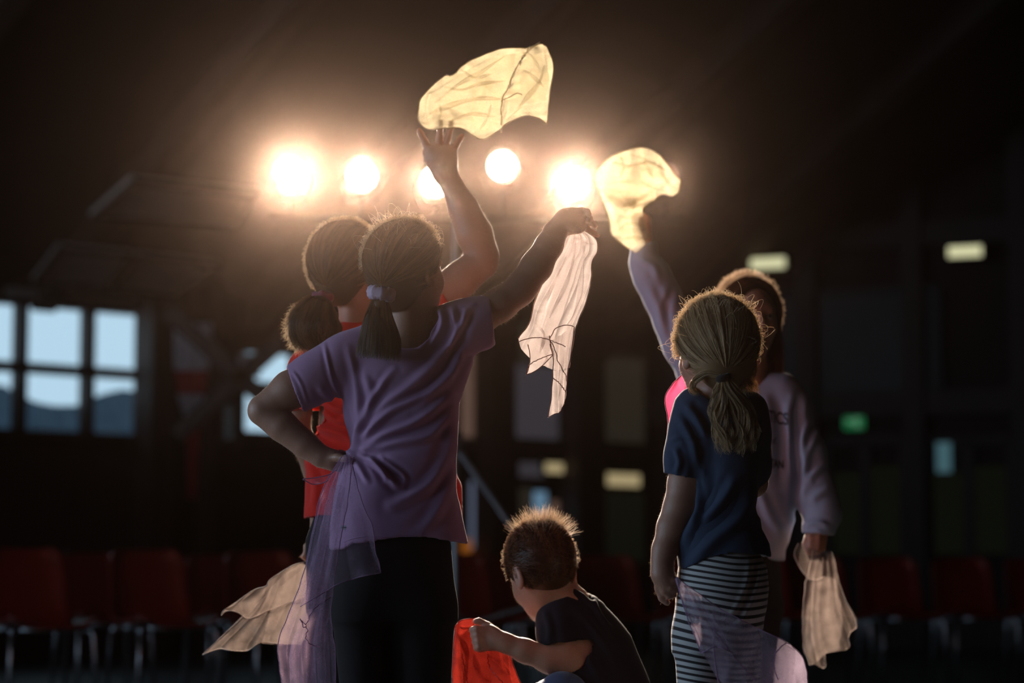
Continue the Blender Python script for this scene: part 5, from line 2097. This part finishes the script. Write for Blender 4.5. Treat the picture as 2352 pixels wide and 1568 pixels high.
# tossed cream scarf above the raised hand
s = Scarf(5.72, 'cream yellow scarf tossed in the air, glowing above the raised open hand', M['yellow'], M['hem_cream'], .0012)
s.fine = 13
s.patch([(1000, 297, -20), (1055, 292, -10), (1085, 306), (1112, 316), (1140, 299), (1152, 290)],
        [(1152, 290), (1152, 262, 6), (1155, 228, 10), (1170, 196, 14), (1182, 160, 14), (1206, 120, 10), (1241, 95)],
        [(962, 255, -10), (966, 232), (988, 205), (1022, 172), (1040, 168), (1068, 141), (1110, 124), (1150, 107), (1180, 103), (1215, 101), (1241, 95)],
        [(1000, 297, -20), (980, 294), (965, 280), (962, 255, -10)], (26, 10), n=70, m=56, hems='btl', seed=1)
s.patch([(1152, 300, 6), (1156, 284), (1175, 274), (1210, 265), (1238, 268), (1257, 278)],
        [(1257, 278), (1258, 240), (1262, 205), (1268, 165), (1265, 130), (1254, 101)],
        [(1206, 122, 18), (1222, 104, 12), (1241, 95), (1254, 101)],
        [(1152, 300, 6), (1150, 232, 20), (1168, 196, 26), (1182, 160, 26), (1206, 122, 18)], (24, 13), n=40, m=50, hems='brt', seed=2)
s.patch([(985, 290, 12), (1060, 288, 16), (1110, 306, 16), (1150, 280, 16)],
        [(1150, 280, 16), (1160, 220, 26), (1186, 150, 24), (1216, 110, 16)],
        [(985, 215, 26), (1040, 182, 30), (1110, 140, 30), (1216, 110, 16)],
        [(985, 290, 12), (978, 250, 20), (985, 215, 26)], (30, 9), n=50, m=40, hems='', seed=3)
s.patch([(1158, 276, 22), (1200, 240, 26), (1252, 232, 16)], [(1252, 232, 16), (1262, 180, 12), (1250, 112, 10)], [(1200, 140, 22), (1225, 118, 16), (1250, 112, 10)], [(1158, 276, 22), (1172, 215, 30), (1200, 140, 22)], (22, 16), n=30, m=36, hems='', seed=4)
s.crease([(1241, 96), (1215, 112), (1196, 140), (1180, 172), (1166, 202), (1153, 230), (1151, 262), (1152, 288)])
s.crease([(1150, 232), (1172, 222), (1188, 214), (1200, 218)])
for g in (([(985, 262), (1040, 240), (1100, 226), (1150, 228)], 12), ([(1000, 236), (1050, 196), (1100, 168), (1160, 128)], 9), ([(1030, 280), (1080, 262), (1140, 268)], 8),
          ([(1020, 200), (1060, 206), (1105, 192), (1160, 186)], 8), ([(1180, 262), (1205, 230), (1238, 190), (1250, 150)], 10), ([(1060, 160), (1090, 178), (1130, 170)], 7),
          ([(1190, 160), (1215, 168), (1250, 200)], 8), ([(1000, 285), (1012, 262), (1010, 240)], 6), ([(1200, 120), (1222, 130), (1240, 160)], 7), ([(1100, 300), (1120, 270), (1128, 240)], 6)):
    s.gather(*g)
s.build()

# second yellow scarf held high by the girl in grey
s = Scarf(6.42, 'crumpled yellow scarf held high by the raised arm in the grey sleeve', M['yellow'], M['hem_cream'], .0012)
s.fine = 13
s.patch([(1372, 432, -6), (1390, 458), (1420, 470, -8), (1460, 478), (1478, 478)],
        [(1478, 478), (1500, 460), (1520, 447), (1545, 450), (1560, 438), (1563, 415), (1548, 402)],
        [(1367, 402), (1376, 385), (1408, 356), (1450, 339), (1478, 338), (1508, 358), (1530, 380), (1548, 402)],
        [(1372, 432, -6), (1366, 418), (1367, 402)], (30, 12), n=60, m=46, hems='trl', seed=5)
s.patch([(1420, 548, -4), (1443, 565), (1462, 577), (1482, 560), (1498, 535)],
        [(1498, 535), (1486, 512), (1476, 490), (1480, 470), (1500, 452)],
        [(1374, 432, -8), (1410, 430, -14), (1460, 440, -10), (1500, 452)],
        [(1420, 548, -4), (1406, 535), (1402, 512), (1388, 480), (1384, 455), (1374, 432, -8)], (28, 13), n=46, m=50, hems='blr', seed=6)
s.patch([(1392, 460, 14), (1430, 486, 20), (1474, 462, 16)], [(1474, 462, 16), (1520, 430, 20), (1540, 408, 14)], [(1400, 372, 18), (1450, 352, 22), (1540, 408, 14)], [(1392, 460, 14), (1380, 420, 18), (1400, 372, 18)], (34, 14), n=40, m=36, hems='', seed=7)
s.patch([(1430, 545, 12), (1460, 562, 14), (1488, 534, 10)], [(1488, 534, 10), (1470, 490, 14), (1486, 455, 12)], [(1392, 445, 10), (1440, 452, 14), (1486, 455, 12)], [(1430, 545, 12), (1408, 500, 14), (1392, 445, 10)], (30, 15), n=30, m=36, hems='', seed=8)
for g in (([(1395, 420), (1440, 416), (1480, 424), (1520, 438)], 9), ([(1400, 372), (1440, 384), (1490, 374), (1535, 396)], 9), ([(1420, 350), (1432, 380), (1424, 410)], 7),
          ([(1476, 345), (1482, 380), (1500, 410)], 8), ([(1400, 450), (1440, 470), (1470, 455), (1510, 430)], 9), ([(1412, 490), (1440, 500), (1470, 488)], 8),
          ([(1420, 530), (1442, 512), (1480, 520)], 8), ([(1430, 550), (1456, 545), (1480, 548)], 7), ([(1508, 370), (1520, 400), (1540, 430)], 7)):
    s.gather(*g)
s.crease([(1410, 372), (1450, 380), (1490, 372), (1530, 392)])
s.crease([(1452, 480), (1470, 470), (1500, 462), (1512, 448)])
s.build()

# pale pink scarf hanging from the raised hand of the girl in purple
s = Scarf(5.36, 'pale pink scarf hanging in long folds from the raised hand of the purple girl', M['white'], M['hem_pink'], .0011)
s.fine = 6
s.patch([(1190, 778, -4), (1196, 800), (1215, 820, 4), (1240, 835, 6), (1275, 850), (1305, 846)],
        [(1305, 846), (1312, 800), (1318, 760), (1328, 735), (1345, 690), (1356, 650), (1361, 600), (1372, 576), (1366, 548), (1340, 528)],
        [(1305, 530), (1315, 532), (1328, 527), (1340, 528)],
        [(1190, 778, -4), (1196, 768), (1216, 740), (1228, 690), (1246, 650), (1264, 612), (1290, 565), (1305, 530)], (14, 9), pleat=(5, 4, 1), n=56, m=80, hems='lr', seed=9)
s.patch([(1260, 958), (1272, 952), (1288, 944), (1298, 925)], [(1298, 925), (1304, 900), (1306, 860), (1314, 790), (1318, 750)], [(1262, 790, 8), (1285, 770, 8), (1318, 750)], [(1260, 958), (1266, 910), (1270, 860), (1268, 820), (1262, 790, 8)], (12, 12), pleat=(6, 2, 0), n=30, m=50, hems='blr', seed=10)
s.patch([(1206, 862, -8), (1222, 856), (1242, 842), (1272, 812)], [(1272, 812), (1266, 790), (1262, 770, -6)], [(1212, 790, -8), (1236, 778, -8), (1262, 770, -6)], [(1206, 862, -8), (1214, 842), (1216, 820), (1212, 790, -8)], (12, 16), n=34, m=30, hems='blr', seed=11)
s.patch([(1270, 845, 8), (1262, 840, 8), (1246, 838, 8)], [(1246, 838, 8), (1262, 800, 10), (1290, 720, 12), (1330, 600, 12), (1345, 555, 10)], [(1310, 560, 10), (1330, 552, 10), (1345, 555, 10)], [(1270, 845, 8), (1240, 780, 12), (1262, 680, 12), (1310, 560, 10)], (14, 10), n=24, m=60, hems='', seed=12)
for g in (([(1322, 545), (1316, 600), (1296, 660), (1262, 730)], 8), ([(1340, 560), (1336, 640), (1316, 720), (1300, 745)], 9), ([(1300, 590), (1276, 640), (1256, 690)], 7),
          ([(1310, 538), (1336, 552), (1362, 560)], 7), ([(1296, 800), (1290, 850), (1280, 920)], 7), ([(1230, 740), (1250, 770), (1240, 810)], 7)):
    s.gather(*g)
s.crease([(1190, 784), (1220, 776), (1245, 776), (1266, 782), (1300, 796)])
s.crease([(1318, 750), (1300, 746), (1280, 752), (1268, 766), (1264, 782), (1274, 800), (1282, 830), (1296, 855), (1303, 876)])
s.crease([(1208, 858), (1216, 838), (1240, 824), (1272, 812)])
s.crease([(1270, 868), (1285, 880), (1300, 900)])
s.build()

# lilac tulle held at the hip of the girl in purple
s = Scarf(5.16, 'long lilac tulle scarf falling from the hand on the hip of the purple girl', M['lilac'], M['hem_lilac'], .0010)
s.patch([(655, 1600), (690, 1606, -8), (730, 1606, 8), (772, 1600)],
        [(772, 1600), (770, 1500), (764, 1420), (768, 1350), (775, 1300), (785, 1220), (800, 1130), (812, 1050)],
        [(786, 1048), (795, 1042), (804, 1042), (812, 1050)],
        [(655, 1600), (645, 1545), (640, 1485), (662, 1420), (688, 1350), (704, 1290), (720, 1205), (742, 1122), (786, 1048)], (16, 8), pleat=(14, 4, 1), n=44, m=90, hems='lr', seed=13)
s.patch([(690, 1392, -26), (735, 1366, -26), (775, 1342, -24), (822, 1326, -22), (873, 1316, -20)],
        [(873, 1316, -20), (866, 1272, -22), (857, 1212, -22), (832, 1150, -26), (818, 1092, -24), (808, 1050, -12)],
        [(788, 1050, -8), (798, 1044, -10), (808, 1050, -12)],
        [(690, 1392, -26), (705, 1320, -26), (730, 1230, -26), (752, 1140, -24), (788, 1050, -8)], (10, 7), pleat=(7, 3, 0), n=44, m=70, hems='br', seed=14)
s.patch([(668, 1590, 18), (700, 1580, 18), (748, 1590, 14)], [(748, 1590, 14), (745, 1480, 18), (748, 1380, 18), (770, 1250, 14), (795, 1120, 8)], [(760, 1120, 12), (778, 1112, 12), (795, 1120, 8)], [(668, 1590, 18), (668, 1490, 20), (700, 1400, 22), (724, 1260, 18), (760, 1120, 12)], (16, 10), pleat=(8, 3, 2), n=34, m=60, hems='', seed=15)
s.patch([(696, 1100, -14), (715, 1112, -14), (735, 1112, -14), (752, 1104, -14)], [(752, 1104, -14), (762, 1090, -12), (772, 1078, -10)], [(696, 1100, -14), (725, 1098, -14), (755, 1090, -12), (772, 1078, -10)], [(696, 1100, -14), (697, 1099, -14)], (3, 20), n=24, m=8, hems='bt', seed=16)
s.crease([(690, 1424), (700, 1432), (706, 1448), (702, 1462), (712, 1478), (736, 1486)])
s.crease([(760, 1370), (720, 1400), (700, 1440), (690, 1420)])
s.build()

# beige scarf swinging out behind it
s = Scarf(5.85, 'beige scarf swinging out to the left behind the lilac tulle', M['beige'], M['hem_beige'], .0011)
s.patch([(465, 1503), (505, 1490), (560, 1496), (600, 1476), (640, 1478), (690, 1482)],
        [(690, 1482), (715, 1420), (718, 1350), (712, 1285)],
        [(560, 1412, 8), (600, 1376), (640, 1330, 6), (680, 1300), (712, 1285)],
        [(465, 1503), (490, 1480), (530, 1440), (560, 1412, 8)], (14, 8), pleat=(10, 4, 1), n=60, m=40, hems='bl', seed=17)
s.patch([(505, 1414, 20), (520, 1404), (545, 1410), (568, 1422), (620, 1400, 12), (700, 1370, 12)], [(700, 1370, 12), (712, 1320, 8), (714, 1284)], [(530, 1392, 16), (580, 1356), (612, 1345), (622, 1330), (668, 1300), (714, 1284)], [(505, 1414, 20), (515, 1400), (530, 1392, 16)], (12, 10), pleat=(6, 3, 0), n=50, m=30, hems='btl', seed=18)
s.patch([(600, 1478, -14), (650, 1482, -14), (700, 1470, -14)], [(700, 1470, -14), (712, 1380, -12), (712, 1300, -10)], [(640, 1350, -12), (680, 1318, -12), (712, 1300, -10)], [(600, 1478, -14), (618, 1420, -12), (640, 1350, -12)], (14, 12), n=30, m=30, hems='', seed=19)
s.build()

# lilac gauze in the hand of the blonde girl
s = Scarf(4.98, 'lilac gauze scarf trailing from the lowered hand of the blonde girl', M['lilac2'], M['hem_lilac'], .0010)
s.patch([(1610, 1500), (1680, 1590), (1760, 1660), (1850, 1680)],
        [(1850, 1680), (1856, 1600), (1850, 1535), (1838, 1498), (1800, 1468)],
        [(1552, 1326), (1600, 1358), (1680, 1412), (1750, 1448), (1800, 1468)],
        [(1610, 1500), (1592, 1440), (1572, 1385), (1552, 1326)], (14, 7), pleat=(8, 3, 1), n=60, m=50, hems='tlr', seed=20)
s.patch([(1610, 1500, -14), (1622, 1494, -14), (1645, 1486, -12), (1680, 1500, -10)], [(1680, 1500, -10), (1650, 1440, -10), (1610, 1380, -8), (1560, 1332)], [(1550, 1330), (1554, 1328), (1560, 1332)], [(1610, 1500, -14), (1588, 1440, -14), (1566, 1382, -8), (1550, 1330)], (8, 10), pleat=(5, 2, 0), n=30, m=40, hems='bl', seed=21)
s.patch([(1670, 1620, 14), (1720, 1660, 14), (1800, 1690, 14)], [(1800, 1690, 14), (1830, 1580, 14), (1800, 1500, 12)], [(1640, 1400, 8), (1720, 1450, 10), (1800, 1500, 12)], [(1670, 1620, 14), (1640, 1520, 14), (1640, 1400, 8)], (16, 9), n=40, m=40, hems='l', seed=22)
s.patch([(1790, 1560, -16), (1830, 1600, -16), (1852, 1600, -12)], [(1852, 1600, -12), (1846, 1530, -14), (1815, 1480, -14)], [(1780, 1500, -16), (1800, 1480, -16), (1815, 1480, -14)], [(1790, 1560, -16), (1778, 1530, -16), (1780, 1500, -16)], (14, 18), n=26, m=26, hems='lt', seed=23)
s.crease([(1636, 1440), (1680, 1500), (1715, 1540), (1735, 1560)])
s.build()

# beige scarf in the fist of the girl in grey
s = Scarf(6.45, 'beige scarf hanging from the fist of the girl in the grey sweatshirt', M['beige'], M['hem_beige'], .0011)
s.patch([(1858, 1526), (1872, 1524), (1893, 1532), (1896, 1500), (1945, 1490), (1946, 1464), (1966, 1440)],
        [(1966, 1440), (1962, 1420), (1940, 1375), (1925, 1320), (1908, 1268)],
        [(1868, 1262), (1880, 1268), (1895, 1266), (1908, 1268)],
        [(1858, 1526), (1845, 1488), (1842, 1440), (1844, 1390), (1850, 1350), (1858, 1310), (1868, 1262)], (18, 9), pleat=(12, 4, 1), n=56, m=70, hems='blr', seed=24)
s.patch([(1860, 1332, -14), (1875, 1336, -14), (1890, 1330, -12)], [(1890, 1330, -12), (1888, 1300, -12), (1880, 1262, -8)], [(1836, 1246, -8), (1855, 1256, -8), (1880, 1262, -8)], [(1860, 1332, -14), (1840, 1300, -14), (1828, 1272, -12), (1836, 1246, -8)], (10, 14), n=26, m=30, hems='bl', seed=25)
s.patch([(1880, 1520, 14), (1900, 1500, 14), (1930, 1490, 14)], [(1930, 1490, 14), (1934, 1420, 16), (1920, 1330, 14)], [(1870, 1330, 14), (1895, 1322, 14), (1920, 1330, 14)], [(1880, 1520, 14), (1862, 1430, 14), (1870, 1330, 14)], (18, 14), n=30, m=40, hems='', seed=26)
s.build()

# red gauze bunched in the fist of the boy
s = Scarf(5.66, 'bright red scarf bunched in the fist of the crouching boy', M['redg'], M['hem_red'], .0012)
s.fine = 7
s.patch([(1046, 1620), (1100, 1626), (1160, 1622), (1214, 1618)],
        [(1214, 1618), (1192, 1560), (1174, 1508), (1160, 1470), (1142, 1442)],
        [(1042, 1440), (1056, 1426), (1080, 1422), (1112, 1424), (1142, 1442)],
        [(1046, 1620), (1040, 1560), (1038, 1500), (1042, 1440)], (22, 10), pleat=(9, 3, 1), n=50, m=50, hems='tlr', seed=27)
s.patch([(1070, 1600, 22), (1130, 1600, 22), (1180, 1600, 20)], [(1180, 1600, 20), (1160, 1530, 24), (1140, 1460, 18)], [(1054, 1446, 18), (1090, 1436, 20), (1140, 1460, 18)], [(1070, 1600, 22), (1056, 1520, 24), (1054, 1446, 18)], (20, 14), n=34, m=34, hems='', seed=28)
s.crease([(1120, 1502), (1124, 1530), (1140, 1552), (1156, 1568)])
s.crease([(1060, 1500), (1070, 1545), (1078, 1590)])
for g in (([(1050, 1450), (1072, 1500), (1066, 1570)], 12), ([(1088, 1500), (1100, 1540), (1130, 1566)], 12), ([(1120, 1505), (1150, 1520), (1172, 1540)], 9), ([(1056, 1436), (1080, 1442), (1100, 1434)], 8)):
    s.gather(*g)
s.build()

# pink scarf between the blonde girl and the raised sleeve
s = Scarf(5.27, 'bright pink scarf showing behind the left shoulder of the blonde girl', M['pinkg'], M['hem_deep'], .0012)
s.patch([(1528, 1040), (1560, 1060), (1600, 1070), (1650, 1060)], [(1650, 1060), (1660, 990), (1656, 920), (1650, 860)], [(1545, 880), (1572, 856), (1600, 836), (1625, 840), (1650, 860)], [(1528, 1040), (1534, 1000), (1536, 950), (1529, 912), (1545, 880)], (12, 9), pleat=(5, 3, 1), n=44, m=44, hems='tl', seed=29)
s.build()

# ------------------------------------------------------------------ haze volume put in for the lens flare around the lamps
mb = MB()
mb.box((-5.9, -3.8, .02), (7.8, 18.0, 7.9))
m = bpy.data.materials.new('haze')
m.use_nodes = True
nt = m.node_tree
nt.nodes.remove(nt.nodes['Principled BSDF'])
vs = nt.nodes.new('ShaderNodeVolumeScatter')
vs.inputs['Color'].default_value = (1, .70, .54, 1)
vs.inputs['Density'].default_value = GLARE
vs.inputs['Anisotropy'].default_value = GLARE_G
v2 = nt.nodes.new('ShaderNodeVolumeScatter')
v2.inputs['Color'].default_value = (1, .66, .46, 1)
v2.inputs['Density'].default_value = GLARE2
v2.inputs['Anisotropy'].default_value = GLARE2_G
ad = nt.nodes.new('ShaderNodeAddShader')
nt.links.new(vs.outputs[0], ad.inputs[0])
nt.links.new(v2.outputs[0], ad.inputs[1])
nt.links.new(ad.outputs[0], nt.nodes['Material Output'].inputs['Volume'])
o = mb.build('haze', m)
tag(o, 'thin warm haze hanging in the beams of the stage lamps', 'haze', kind='stuff')
